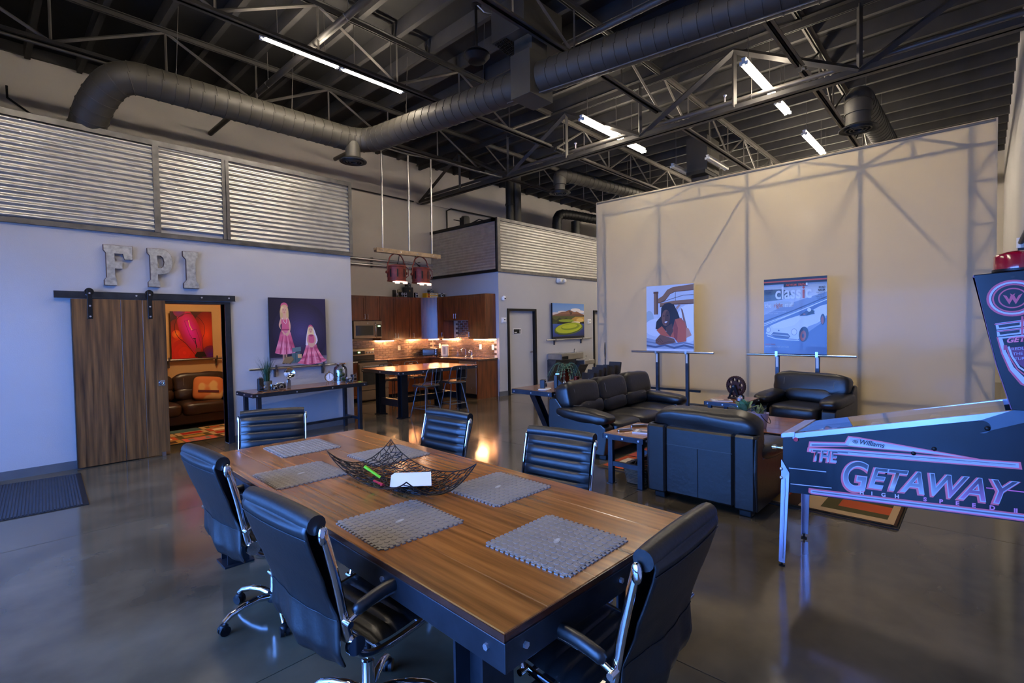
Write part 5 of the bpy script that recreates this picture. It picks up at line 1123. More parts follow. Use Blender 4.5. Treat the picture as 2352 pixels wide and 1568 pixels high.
# range
t = thing('kitchen_range', 'slate steel electric range between the base cabinets', 'range', (5.82,10.14,0))
obj('body', BOX(.0,.02,.03,.762,.63,.895), M_slate, t); obj('cooktop', BOX(.0,-.0,.896,.762,.56,.922,ch=.004), M_dglass, t)
d = obj('oven_door', BOX(.01,-.025,.27,.752,.019,.86,ch=.006), M_slate, t); obj('window', BOX(.09,-.028,.38,.672,-.0255,.72), M_dglass, d); obj('handle', MB().cyl((.06,-.07,.80),(.702,-.07,.80),.014,12).cyl((.09,-.07,.8),(.09,-.025,.8),.009,8).cyl((.672,-.07,.8),(.672,-.025,.8),.009,8), M_alum, d, smooth=60); obj('badge', MB().cyl((.6,-.025,.33),(.6,-.028,.33),.012,14), M_alum, d)
obj('drawer', BOX(.01,-.022,.05,.752,.019,.255,ch=.006), M_slate, t)
m = MB(); m.prism([(.565,.922),(.63,.922),(.63,1.19),(.60,1.19),(.58,1.14),(.575,1.04)],0,.762,'x'); b = obj('back_panel', m, M_slate, t, bevel=.01)
obj('vent_panel', BOX(.01,.556,.93,.752,.5645,1.03), M_black, t)
c = obj('control_panel', BOX(.20,.570,1.05,.50,.5745,1.13), M_black, t); obj('display', BOX(.32,.568,1.085,.38,.5698,1.115), emis('green_digits', (.3,1,.2), 2.5), c)
for x in (.06,.13,.57,.64,.71): obj('knob', MB().cyl((x,.574,1.09),(x,.545,1.09),.021,16), M_alum, t, smooth=40)
t = thing('microwave_oven', 'slate steel microwave under the short wall cabinet', 'microwave', (5.862,10.41,0))
obj('body', BOX(0,0,1.423,.735,.37,1.842), M_black, t); d = obj('door', BOX(.004,-.03,1.43,.575,-.0005,1.836,ch=.006), M_slate, t); obj('window', BOX(.05,-.033,1.50,.50,-.0305,1.73), M_dglass, d); obj('handle', MB().tube([(.545,-.03,1.47),(.545,-.06,1.5),(.545,-.065,1.63),(.545,-.06,1.76),(.545,-.03,1.79)],.011,8), M_chrome, d, smooth=60)
p = obj('control_panel', BOX(.58,-.03,1.43,.731,-.0005,1.836,ch=.004), M_slate, t); obj('keypad', BOX(.595,-.033,1.47,.716,-.0305,1.75), M_black, p); obj('display', BOX(.62,-.0345,1.70,.69,-.0335,1.73), MATS.get('x') or emis('green_digits_small', (.4,1,.3), 1.5), p); obj('badge', MB().cyl((.36,-.03,1.785),(.36,-.033,1.785),.013,14), M_alum, d)
# counter items
t = thing('toaster_oven', 'black toaster oven in the kitchen corner', 'toaster oven', (8.12,10.52,.918), -.75)
obj('body', BOX(-.2,-.13,.015,.2,.14,.205,ch=.012), M_black, t); d = obj('glass_door', BOX(-.18,-.138,.03,.1,-.1305,.175), M_dglass, t); obj('handle', MB().cyl((-.15,-.16,.165),(.08,-.16,.165),.007,8), M_chrome, d)
for z in (.06,.11,.16): obj('knob', MB().cyl((.15,-.13,z),(.15,-.15,z),.015,12), M_alum, t)
for x in (-.16,.16):
    for y in (-.1,.1): obj('foot', MB().cyl((x,y,0),(x,y,.0155),.015,8), M_black, t)
t = thing('water_pitcher', 'tall white rounded countertop appliance left of the sink', 'appliance', (8.17,9.98,.918), -.9)
obj('shell', BOX(-.09,-.07,0,.09,.07,.30,ch=.03), M_white, t); obj('front_slot', BOX(-.03,-.073,.05,.03,-.0705,.24), pm('grey_plastic', S(168,160,154), .5), t)
t = thing('soap_dispenser', 'slim steel soap dispenser behind the sink', 'dispenser', (8.2,9.53,.918)); obj('bottle', MB().lathe([(.03,0),(.032,.08),(.012,.1),(.01,.14),(0,.14)],16), M_glass, t, smooth=40); obj('pump', MB().tube([(0,0,.14),(0,0,.165),(-.05,0,.16)],.006,6), M_chrome, t)
t = thing('sink', 'stainless under-mount sink basin in the stone counter', 'sink', (7.98,9.3,.9185)); obj('rim', MB().box(-.17,-.3,0,.17,-.28,.004).box(-.17,.28,0,.17,.3,.004).box(-.17,-.28,0,-.15,.28,.004).box(.15,-.28,0,.17,.28,.004), M_alum, t); obj('basin', BOX(-.149,-.279,.0005,.149,.279,.0015), M_black, t)
def faucet(label, loc, h, r):
    t = thing('kitchen_faucet', label, 'faucet', loc); obj('spout', MB().tube([(0,0,0),(0,0,h*.75)]+[(-r+r*math.cos(PI*k/8),0,h*.75+r*.8*math.sin(PI*k/8)) for k in range(1,8)]+[(-2*r,0,h*.62)],.013,10), M_chrome, t, smooth=60); obj('base', MB().lathe([(.03,0),(.026,.03),(.016,.045)],16), M_chrome, t, smooth=40); obj('lever', MB().tube([(.0,.02,.06),(.0,.05,.09),(.0,.06,.13)],.007,8), M_chrome, t)
faucet('curved chrome faucet over the sink', (8.25,9.28,.918), .22, .07); faucet('slender chrome water tap right of the sink', (8.27,9.08,.918), .18, .045)
for lab, p, rz in (('by the range',(7.34,YB_-.0145,1.16),0),('right of the toaster oven',(XB-.0145,10.5,1.17),RX),('right of the sink',(XB-.0145,8.93,1.17),RX),('nearest the kitchen end',(XB-.0145,8.50,1.165),RX)):
    t = thing('wall_outlet', 'white outlet plate on the tiles %s' % lab, 'outlet', p, rz); obj('plate', BOX(-.038,-.006,-.06,.038,.0,.06,ch=.002), M_white, t); obj('sockets', MB().box(-.018,-.0085,.012,.018,-.0062,.04).box(-.018,-.0085,-.04,.018,-.0062,-.012), pm('socket_grey', S(190,186,180), .5) if lab == 'by the range' else MATS['socket_grey'], t)
M_uc = emis('warm_under_cabinet_tube', (1.0, .52, .22), 120)
for lab, a in (('right of the microwave',(6.78,10.56,1.345,7.05,10.60,1.369)),('under the diagonal corner cabinet',(7.93,10.30,1.345,8.25,10.34,1.369)),('at the open kitchen end',(8.22,8.56,1.345,8.26,8.95,1.369)),('under the narrow wall cabinet',(8.22,9.93,1.345,8.26,10.14,1.369))):
    t = thing('under_cabinet_light', 'glowing under-cabinet light %s' % lab, 'light', group='under-cabinet lights'); x0,y0,z0,x1,y1,z1 = a
    obj('housing', BOX(x0,y0,z0+.012,x1,y1,z1), M_white, t); obj('tube', BOX(x0+.006,y0+.006,z0,x1-.006,y1-.006,z0+.0118), M_uc, t)
# display on top of the wall cabinets
ZU = 2.4255
camera_prop('black box camera lying left of the group on the cabinets', (7.08,10.56,ZU), .1, 'fold', .09, .17, .05)
camera_prop('cream and silver folding camera in the group on the cabinets', (7.26,10.60,ZU), .1, 'fold', .13, .19, .05, body=pm('tan_leatherette', S(150,138,110), .5, var=.2))
camera_prop('small silver camera in front of the cream one on the cabinets', (7.36,10.52,ZU), 0, 'box', .09, .12, .06)
t = thing('camera_case', 'black leather camera case standing on the cabinets', 'case', (7.53,10.62,ZU)); obj('body', BOX(-.12,-.07,0,.12,.07,.26,ch=.012), M_cblk, t); obj('clasp', BOX(-.02,-.074,.15,.02,-.0705,.19), M_brass, t); obj('strap', MB().tube([(-.12,0,.2),(-.15,0,.1),(-.13,0,.02)],.008,6), M_cblk, t)
camera_prop('black movie camera on top of the leather case', (7.53,10.62,ZU+.2602), .2, 'range', .16, .11, .08)
camera_prop('little black camera right of the leather case', (7.71,10.53,ZU), 0, 'box', .09, .13, .07)
for i, (z, w) in enumerate(((0,'lower'),(.062,'upper'))):
    t = thing('film_box', '%s yellow film box stacked on the corner cabinet' % w, 'box', (8.10,10.45,ZU+.0005+z), -.1); obj('carton', BOX(-.17,-.1,0,.17,.1,.0605), pm('yellow_carton', S(232,170,20), .5, var=.05) if i == 0 else MATS['yellow_carton'], t)
    art('label_print', t, [((226,222,206), Rc(.3,.2,.95,.8)), ((208,60,30), Rc(.1,.1,.27,.55)), ((30,30,30), Rc(.1,.55,.27,.85)), ((150,130,110), Rc(.36,.4,.8,.6))], lambda u, v, d: (-.17+.34*u,-.1004-d,.0605*v), M_ink)
camera_prop('black flip-top camera on the yellow film boxes', (8.11,10.45,ZU+.124), -.1, 'range', .15, .10, .08)
camera_prop('black and grey camera at the right end of the cabinet tops', (8.28,10.20,ZU+.005), -.5, 'range', .17, .11, .09)
# ================================================================== BAR TABLE AND STOOLS
t = thing('bar_table', 'tall plank-topped table with steel I-beam legs in the kitchen', 'table', (6.05,8.15,0))
angle_top(t, 1.86, 1.30, .885, M_orangew, 6, .06, nb=4)
for sx in (-.72,.70):
    for sy in (-.40,.34):
        m = MB().box(sx-.065,sy-.07,.012,sx+.065,sy-.06,.82).box(sx-.065,sy+.06,.012,sx+.065,sy+.07,.82).box(sx-.006,sy-.06,.012,sx+.006,sy+.06,.82).box(sx-.09,sy-.09,0,sx+.09,sy+.09,.0118)
        obj('leg', m, M_black, t)
    obj('side_beam', BOX(sx-.04,-.325,.20,sx+.04,.265,.33), M_black, t)
obj('stretcher_beam', MB().box(-.675,-.03-.035,.205,.655,-.03+.035,.215).box(-.675,-.03-.035,.315,.655,-.03+.035,.325).box(-.675,-.036,.215,.655,-.024,.315), M_black, t)
def stool(label, loc, rz):
    t = thing('bar_stool', label, 'stool', loc, rz, 'bar stools around the kitchen table'); M = M_mill
    obj('seat_pan', BOX(-.185,-.185,.565,.185,.185,.595,ch=.012), M, t); obj('seat', BOX(-.17,-.17,.5955,.17,.17,.612,ch=.005), M_woodx, t)
    for sx in (-1,1):
        for sy in (-1,1): obj('leg', MB().tube([(sx*.1,sy*.1,.565),(sx*.12,sy*.12,.53),(sx*.205,sy*.205,.01)],.0105,8).cyl((sx*.205,sy*.205,0),(sx*.205,sy*.205,.011),.014,8), M, t, smooth=60)
    r = .178; obj('footrest', MB().tube([(-r,-r,.17),(r,-r,.17),(r,r,.17),(-r,r,.17)],.0095,8,True), M, t)
    obj('back_frame', MB().tube([(-.185,-.1,.60),(-.19,-.18,.66),(-.17,-.235,.86),(-.15,-.25,.895),(-.11,-.255,.905),(.11,-.255,.905),(.15,-.25,.895),(.17,-.235,.86),(.19,-.18,.66),(.185,-.1,.60)],.0105,8), M, t, smooth=60)
    for x in (-.045,.045): obj('spindle', MB().cyl((x,-.2,.60),(x,-.253,.905),.007,8), M, t)
    obj('back_rail', MB().tube([(-.19,-.185,.665),(.19,-.185,.665)],.008,8), M, t)
    return t
s0 = stool('steel bar stool on the near side of the kitchen table, left one', (5.70,7.54,0), .08)
dup(s0, (6.42,7.60,0), -.2, 'steel bar stool on the near side of the kitchen table, right one')
dup(s0, (5.98,9.02,0), PI+.1, 'steel bar stool on the far side of the kitchen table, left one')
dup(s0, (6.60,9.05,0), PI-.1, 'steel bar stool on the far side of the kitchen table, right one')
# ================================================================== PENDANT STAGE LAMPS
t = thing('light_beam', 'weathered steel beam hung on three pipes above the bar table', 'beam')
obj('beam', MB().box(5.17,8.25,3.09,6.69,8.262,3.17).box(5.17,8.338,3.09,6.69,8.35,3.17).box(5.17,8.262,3.125,6.69,8.338,3.135), pm('weathered_steel', S(150,128,104), .5, .6, var=.35, scale=12), t)
for x, z in ((5.33,4.95),(5.935,5.06),(6.50,5.12)): obj('pipe', MB().cyl((x,8.3,3.135),(x+.02,8.3,z),.019,12), M_alum, t, smooth=60)
obj('top_conduit', MB().tube([(5.35,8.3,4.95),(5.35,8.33,5.10),(5.95,8.3,5.08),(6.52,8.3,5.13),(6.75,8.25,5.14),(7.3,7.9,4.98),(8.0,7.7,4.92)],.016,8), M_truss2, t, smooth=60); bolts(t, [(x,8.25,3.13) for x in (5.3,5.7,6.1,6.5)], (0,-1,0))
M_red = pm('rusty_red_paint', S(112,44,34), .55, .3, var=.3, scale=14, bump=.1)
def lamp_head(label, x, zt, cable):
    t = thing('stage_lamp', label, 'lamp', (x,8.3,zt), 0, 'red stage lamps over the kitchen table')
    obj('housing', MB().lathe([(.155,-.32),(.185,-.315),(.185,-.30),(.175,-.295),(.18,-.05),(.19,-.04),(.19,-.02),(.16,-.005),(.06,.012),(0,.015)], 24), M_red, t, smooth=35)
    for k in range(8): a = 2*PI*k/8+.3; obj('vent_slot', MB().box(-.014,-.004,-.24,.014,.004,-.09), M_black, t).matrix_local = Matrix.Rotation(a,4,'Z') @ Matrix.Translation((0,-.179,0))
    obj('yoke', MB().tube([(-.2,0,-.15),(-.195,0,.03)]+[(-.17*math.cos(PI*k/10),0,.05+.17*math.sin(PI*k/10)) for k in range(11)]+[(.195,0,.03),(.2,0,-.15)],.012,8), M_red, t, smooth=60)
    obj('hanger', MB().cyl((0,0,.225),(0,0,.285),.018,10), M_red, t)
    for s in (-1,1): obj('knob', MB().cyl((s*.2,0,-.15),(s*.235,0,-.15),.028,10), M_red, t, smooth=40)
    obj('bracket_painted_glow', MB().box(-.13,-.17,-.37,-.05,-.13,-.345).box(.05,-.17,-.37,.13,-.13,-.345).box(-.13,-.17,-.345,.13,-.13,-.325), bpy.data.materials.get('bracket_glow_paint') or emis('bracket_glow_paint', (1,.48,.36), 1.1), t)  # lens bracket; the lamp light falling on it is put in as emission
    obj('handle', MB().tube([(.1,-.17,-.05),(.12,-.215,-.08),(.12,-.215,-.22),(.1,-.17,-.25)],.008,6), M_red, t)
    obj('lens', MB().lathe([(.15,-.318),(.0,-.322)], 24), emis('warm_lens', (1,.60,.38), 40) if 'warm_lens' not in bpy.data.materials else bpy.data.materials['warm_lens'], t)
    obj('power_cable', MB().tube([(.05,.05,.01),(.09*cable,.06,.1),(.1*cable,.04,.22),(.06*cable,.0,.27)],.008,6), M_black, t)
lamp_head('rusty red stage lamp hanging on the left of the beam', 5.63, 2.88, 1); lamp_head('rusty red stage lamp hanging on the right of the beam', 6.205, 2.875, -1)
for z, w in ((3.32,'upper'),(3.185,'lower')):
    t = thing('wall_conduit', '%s silver conduit across the kitchen back wall' % w, 'conduit'); obj('pipe', MB().cyl((XE+.02,10.74,z),(8.42,10.74,z),.03,12), M_alum, t, smooth=60)
    for x in (7.55,7.68): obj('coupling', MB().cyl((x-.03,10.74,z),(x+.03,10.74,z),.038,12), M_alum, t, smooth=40)
    for x in (5.2,6.6,8.0): obj('strap', BOX(x-.02,10.735,z-.05,x+.02,YB_-.0005,z+.05), M_mill, t)
# ================================================================== RESTROOM WALL
def stat(label, x, z):
    t = thing('thermostat', label, 'thermostat', (x,YF,z)); obj('back_plate', BOX(-.085,-.012,-.07,.085,-.0005,.07,ch=.004), M_white, t); obj('cover', BOX(-.06,-.035,-.045,.065,-.0122,.055,ch=.008), M_white, t); obj('display', BOX(-.02,-.0365,.005,.025,-.0352,.03), M_dglass, t)
stat('white thermostat left of the restroom door', 8.60, 1.80); stat('white thermostat right of the golf picture', 12.16, 1.755)
t = thing('motion_sensor', 'small white motion sensor at the restroom wall corner', 'sensor', (8.57,YF,2.33)); obj('mount', BOX(-.03,-.03,-.05,.03,-.0005,.03,ch=.006), M_white, t); obj('head', BOX(-.045,-.09,-.06,.045,-.0302,.05,ch=.02), M_white, t); obj('eye', BOX(-.02,-.092,-.03,.02,-.0902,.0), M_dglass, t)
t = thing('emergency_light', 'white two-lamp emergency light high on the restroom wall', 'emergency light', (10.8,YF,2.86)); obj('case', BOX(-.17,-.07,-.07,.17,-.0005,.07,ch=.03), M_white, t)
for x in (-.09,.09): obj('lamp_head', MB().sq((x,-.09,.0),(.06,.045,.05),.8,.8,18,10), M_white, t, smooth=180)
t = thing('drinking_fountain', 'taller stainless wall drinking fountain below the golf picture', 'fountain', (10.72,YF,0)); obj('basin', BOX(-.5,-.46,.76,.5,-.001,.93,ch=.02), M_alum, t); obj('grille', BOX(-.46,-.465,.78,-.2,-.4602,.86), M_black, t); obj('back_panel', MB().prism([(-.001,.2),(-.02,.2),(-.3,.759),(-.001,.759)],-.5,.4,'x'), M_mill, t); obj('spout', MB().tube([(.42,-.2,.93),(.42,-.2,.99),(.40,-.23,1.01)],.012,8), M_chrome, t); obj('bowl', MB().sq((.1,-.24,.931),(.3,.16,.008),.3,.6,24,6), M_chrome, t, smooth=60)
t = thing('drinking_fountain', 'lower stainless wall drinking fountain right of the taller one', 'fountain', (11.46,YF,0)); obj('basin', BOX(-.2,-.46,.58,.30,-.001,.71,ch=.02), M_alum, t); obj('back_panel', MB().prism([(-.001,.1),(-.02,.1),(-.3,.579),(-.001,.579)],-.2,.22,'x'), M_mill, t); obj('spout', MB().tube([(.22,-.2,.71),(.22,-.2,.77),(.2,-.23,.79)],.012,8), M_chrome, t); obj('bowl', MB().sq((.02,-.24,.711),(.16,.15,.008),.3,.6,24,6), M_chrome, t, smooth=60)
t = thing('roof_camera', 'grey security camera on the restroom roof edge', 'camera', (8.56,9.55,4.2105)); obj('housing', MB().lathe([(.1,0),(.11,.05),(.11,.2),(.09,.24),(0,.245)],20), M_duct, t, smooth=40); obj('arm', MB().cyl((-.1,0,.1),(-.3,.1,.13),.012,8), M_black, t); obj('clip', MB().box(-.12,-.08,0,-.09,.08,.2), M_black, t); obj('cable', MB().tube([(.1,-.05,.05),(.2,-.3,.15),(.2,-.45,.1),(.15,-.6,.0)],.015,6), M_black, t)
# ================================================================== DINING TABLE
TZ = .75
M_edge = pm('dark_red_brown_edge', S(70,36,24), .25, var=.25, scale=14, coat=.4)
t = thing('dining_table', 'long plank dining table with a bolted steel apron', 'table', (1.685,2.555,0), -.030)
W_, L_ = 1.215, 3.12; xs_ = [-W_/2,-W_/2+.195,-.15,.12,.38,W_/2]
for i in range(5): obj('top_plank', BOX(xs_[i]+.0008,-L_/2+.002,TZ-.032,xs_[i+1]-.0008,L_/2-.002,TZ,ch=.003), M_wood, t)
for s in (-1,1):
    a = obj('apron', BOX(s*(W_/2-.004),-L_/2-.008,TZ-.118,s*(W_/2+.006),L_/2+.008,TZ-.026), M_steel, t, bevel=.002)
    bolts(a, [(s*(W_/2+.006),-L_/2+.07+(L_-.14)*k/5,TZ-.065) for k in range(6)], (s,0,0))
    a = obj('apron', BOX(-W_/2-.004,s*(L_/2+.007),TZ-.118,W_/2+.004,s*(L_/2-.003),TZ-.026), M_steel, t, bevel=.002)
    bolts(a, [(x,s*(L_/2+.0075),TZ-.065) for x in (-W_/2+.08,0,W_/2-.08)], (0,s,0))
    obj('under_rail', BOX(s*(W_/2-.05),-L_/2+.02,TZ-.05,s*(W_/2-.005),L_/2-.02,TZ-.033), M_black, t)
    for y in (-L_/2+.22,L_/2-.22):
        x = s*(W_/2-.11); m = MB().box(x-.07,y-.075,.012,x+.07,y-.063,TZ-.033).box(x-.07,y+.063,.012,x+.07,y+.075,TZ-.033).box(x-.007,y-.063,.012,x+.007,y+.063,TZ-.033).box(x-.095,y-.1,0,x+.095,y+.1,.0118)
        obj('i_beam_leg', m, M_steel, t)
for y in (-L_/2+.22,L_/2-.22): obj('cross_beam', BOX(-W_/2+.183,y-.03,.18,W_/2-.183,y+.03,.28), M_steel, t)
for s in (-1,1):
    obj('edge_band', BOX(s*(W_/2-.0015),-L_/2-.002,TZ-.0255,s*(W_/2+.0025),L_/2+.002,TZ-.003), M_edge, t); obj('edge_band', BOX(-W_/2+.003,s*(L_/2-.0015),TZ-.0255,W_/2-.003,s*(L_/2+.0025),TZ-.003), M_edge, t)
# rubber tile place mats
def place_mat():
    t = thing('place_mat', 'x', 'place mat', group='grey rubber tile place mats'); s = .205
    obj('sheet', BOX(-s,-s,0,s,s,.0055), M_rubber, t)
    m = MB(); n = 15
    for k in range(n):
        a = -s+2*s*(k+.5)/n; w = s/n*.62
        for q in range(4):
            m.M = Matrix.Rotation(q*PI/2,4,'Z'); m.prism([(a-w*.75,s),(a-w,s+.013),(a+w,s+.013),(a+w*.75,s)],.0,.0052)
    m.M = None; obj('interlocking_teeth', m, M_rubber, t)
    m = MB()
    for i in range(12):
        for j in range(12): m.cyl((-s+2*s*(i+.5)/12,-s+2*s*(j+.5)/12,.0055),(-s+2*s*(i+.5)/12,-s+2*s*(j+.5)/12,.0075),.0125,14,.0118)
    obj('coin_studs', m, M_rubber, t)
    art('worn_mark', t, [((172,170,170), El(0,.0,.028,.012,14,.3)),((190,188,188), El(.004,.002,.015,.006,12,.3))], lambda u, v, d: (u,v,.0084+d), M_ink)
    return t
p0 = place_mat()
for i, (x, y, r, w) in enumerate(((1.682,3.785,-.05,'at the far end of the dining table'),(1.36,3.09,-.04,'far left on the dining table'),(1.99,3.08,-.04,'far right on the dining table, behind the wire basket'),(1.966,1.963,-.02,'near right on the dining table'),(1.317,1.962,-.06,'near left on the dining table'),(1.623,1.28,.0,'at the near end of the dining table'))):
    lab = 'grey studded rubber place mat '+w
    if i == 0: p0.location = (x,y,TZ+.0004); p0.rotation_euler = (0,0,r); p0['label'] = lab
    else: dup(p0, (x,y,TZ+.0004), r, lab)
# wire net tray
t = thing('wire_basket', 'black wire-net tray with upturned corners on the dining table', 'basket', (1.665,2.49,TZ), -.05)
rr = random.Random(5)
def tray(u, v): return Vector((.21*u*(1+.06*v*v), .45*v, .004+.035*u*u+.012*v*v+.075*(u*u)*(v*v)+.02*abs(v)**6))
nu, nv = 14, 28; nd = {}
for i in range(nu+1):
    for j in range(nv+1):
        u = -1+2*i/nu; v = -1+2*j/nv
        if 0 < i < nu: u += rr.uniform(-.055,.055)
        if 0 < j < nv: v += rr.uniform(-.028,.028)
        nd[i,j] = tray(u, v)
m = MB()
for i in range(nu+1):
    for j in range(nv+1):
        for di, dj in ((1,0),(0,1),(1,1),(1,-1)):
            a, b = i+di, j+dj
            if (a,b) in nd and rr.random() < (.86 if di*dj == 0 else .26): m.tube([nd[i,j],(nd[i,j]+nd[a,b])/2+Vector((0,0,.0015)),nd[a,b]], .0027, 4)
obj('wire_net', m, M_black, t)['kind'] = 'stuff'
for q in ([nd[i,0] for i in range(nu+1)],[nd[i,nv] for i in range(nu+1)],[nd[0,j] for j in range(nv+1)],[nd[nu,j] for j in range(nv+1)]): obj('rim_wire', MB().tube(q,.0035,6), M_black, t, smooth=60)
card = MB().box(-.10,-.055,0,.10,.055,.0012).mesh('card'); card.materials.append(M_paper)
for k in range(12):
    o = rep(card, None, 'note_card', None, (1.665-.0055*k,2.385-.0115*k,TZ+.030+.0042*k), (.30+.012*k,.04,-.62+.015*((k*7)%5-2))); o.parent = None
    tag(o, 'white card fanned in the stack inside the wire basket', 'card', 'white cards in the wire basket')
def pen(label, col, p, q):
    t = thing('marker_pen', label, 'pen', p); d = Vector(q)-Vector(p); M = pm('pen_'+label.split()[0], S(*col), .35, var=.03)
    obj('barrel', MB().cyl((0,0,0),d*.7,.008,10), M, t, smooth=60); obj('cap', MB().cyl(d*.7,d,.0088,10), M, t, smooth=60)
pen('lime green highlighter sticking out of the wire basket', (140,220,40), (1.585,2.55,TZ+.035), (1.525,2.62,TZ+.10)); pen('orange marker under the cards in the wire basket', (236,120,50), (1.59,2.44,TZ+.02), (1.55,2.36,TZ+.04)); pen('red pen at the bottom of the wire basket', (190,40,60), (1.55,2.56,TZ+.02), (1.54,2.45,TZ+.02))
# ================================================================== OFFICE CHAIRS
def arc(P, step):
    P = [Vector((0,*p)) for p in P]; q = resample(P, step); return [(p.y,p.z) for p in q]
def ribbed_pad(P, hw, rib, amp, thick, roll=True):
    """closed pad following the (y,z) line P; ribs bulge along the left normal"""
    P = arc(P, rib/8); n = len(P); m = MB(); K = 12; vs = []
    for i, (y, z) in enumerate(P):
        a = P[max(0,i-1)]; b = P[min(n-1,i+1)]; dy, dz = b[0]-a[0], b[1]-a[1]; l = math.hypot(dy,dz) or 1; ny, nz = -dz/l, dy/l
        e = min(1, i/5, (n-1-i)/5); off = thick*.5+amp*abs(math.sin(PI*i/8))**.55
        for k in range(K+1):
            x = -1+2*k/K; f = (1-abs(x)**8)**.5 if abs(x) < 1 else 0
            o = off*f*max(.15,e); vs.append((hw*x, y+ny*o, z+nz*o))
        for k in range(K-1,0,-1):
            x = -1+2*k/K; vs.append((hw*x, y-ny*thick*.5*max(.15,e), z-nz*thick*.5*max(.15,e)))
    R_ = 2*K
    fs = [(i*R_+k, (i+1)*R_+k, (i+1)*R_+(k+1)%R_, i*R_+(k+1)%R_) for i in range(n-1) for k in range(R_)]
    fs.append(tuple(range(R_))); fs.append(tuple((n-1)*R_+k for k in range(R_))[::-1])
    return m.add(vs, fs)
SEAT = [(-.262,.405),(-.262,.435),(-.235,.462),(-.17,.466),(-.05,.452),(.06,.442),(.14,.447)]
BACK = [(.165,.452),(.208,.482),(.232,.535),(.25,.62),(.272,.74),(.302,.87),(.325,.955)]
FRAME = [(-.25,.43),(-.17,.45),(-.05,.436),(.06,.426),(.15,.43),(.21,.462),(.242,.53),(.262,.62),(.285,.74),(.315,.87),(.332,.935)]
def office_chair():
    t = thing('office_chair', 'x', 'chair', group='black ribbed office chairs round the dining table'); hw = .248
    obj('seat', ribbed_pad(catmull(SEAT), hw, .068, .014, .03), M_lethr2, t, smooth=70)
    b = obj('backrest', ribbed_pad(catmull(BACK), hw, .066, .013, .03), M_lethr2, t, smooth=70)
    # padded roll and loose rear cover
    obj('head_roll', MB().tube([(-hw-.006+(2*hw+.012)*k/10, .348, .962+.006*math.sin(PI*k/10)) for k in range(11)], [.034]+[.036]*9+[.034], 14), M_lethr2, b, smooth=70)
    def cov(u, v):
        x = -1+2*u
        pr = [(.335,.985),(.375,.975),(.388,.945),(.378,.90),(.352,.82),(.322,.74),(.298,.66),(.284,.60),(.287,.54),(.29,.48),(.272,.425)]
        f = v*(len(pr)-1); i = min(len(pr)-2, int(f)); q = f-i; y = pr[i][0]*(1-q)+pr[i+1][0]*q; z = pr[i][1]*(1-q)+pr[i+1][1]*q
        k = max(0,(v-.55)/.45)
        y += k*(.012*math.sin(5*x+1.1)+.005*math.sin(13*x+8*v)) + .012*(1-x*x)*(1 if v > .2 else 0) - .02*k*x*x
        z += k*(.018*math.sin(3*x+.4)+.02*x*x)
        wv = hw*(1.0 if v < .5 else 1.0+.07*k-.06*math.exp(-((v-.58)/.09)**2))
        return (wv*x, y, z)
    c = MB().grid(cov, 22, 44); n0 = len(c.v)
    o = obj('back_cover', c, M_lethr2, t, smooth=180); sl = o.modifiers.new('solid','SOLIDIFY'); sl.thickness = .007; sl.offset = -1
    for v_ in (.26,.70): obj('seam', MB().tube([Vector(cov(k/20,v_))+Vector((0,.002,.0)) for k in range(21)],.0022,5), M_black, o)
    fp = catmull(FRAME, 5)
    for s in (-1,1):
        x = s*(hw+.016); f = obj('side_frame', MB().tube([(x,p[0],p[1]) for p in fp], .0085, 8, flat=1.9), M_chrome, t, smooth=70)
        obj('top_cap', MB().sq((x+s*.004,.334,.925),(.012,.018,.034),.9,.9,16,10), M_chrome, f, smooth=180)
        obj('pivot_disc', MB().cyl((x-s*.004,.225,.50),(x+s*.018,.225,.50),.034,22), M_chrome, f, smooth=40)
        a = obj('armrest', MB().tube(catmull([(x+s*.02,.235,.628),(x+s*.022,.12,.655),(x+s*.022,-.02,.655),(x+s*.022,-.10,.642)],5), [.012]+[.021]*13+[.018,.012], 12, flat=1.15), M_lethr2, t, smooth=70)
        obj('arm_bar', MB().tube(catmull([(x+s*.02,.262,.60),(x+s*.022,.18,.627),(x+s*.022,.0,.634),(x+s*.022,-.12,.618),(x+s*.022,-.15,.60)],5),.0075,8,flat=1.6), M_chrome, a, smooth=70)
        obj('arm_strut', MB().tube([(x+s*.022,-.15,.603),(x+s*.018,-.10,.45)],.009,8,flat=1.5), M_chrome, a, smooth=70)
        for py_, pz_ in ((.262,.60),(-.10,.448)): obj('arm_pin', MB().cyl((x,py_,pz_),(x+s*.042,py_,pz_),.012,12), M_chrome, a, smooth=40)
    obj('cross_bar', MB().cyl((-hw-.016,-.09,.43),(hw+.016,-.09,.43),.011,10).cyl((-hw-.016,.10,.415),(hw+.016,.10,.415),.011,10), M_chrome, t, smooth=60)
    obj('tilt_mechanism', MB().box(-.07,-.11,.375,.07,.12,.415,ch=.01), M_black, t)
    obj('tilt_lever', MB().tube([(.06,-.02,.385),(.16,-.03,.38),(.2,-.04,.33),(.205,-.045,.28)],.006,8), M_chrome, t); obj('lever_paddle', MB().sq((.206,-.046,.255),(.012,.02,.036),.5,.6,12,8), M_black, t, smooth=180)
    obj('gas_lift', MB().lathe([(.03,.10),(.027,.115),(.027,.25),(.022,.255)],18), M_chrome, t, smooth=40); obj('lift_rod', MB().cyl((0,0,.255),(0,0,.376),.015,14), M_black, t, smooth=60)
    obj('hub', MB().lathe([(.045,.075),(.048,.10),(.04,.125),(.03,.128)],18), M_black, t, smooth=40)
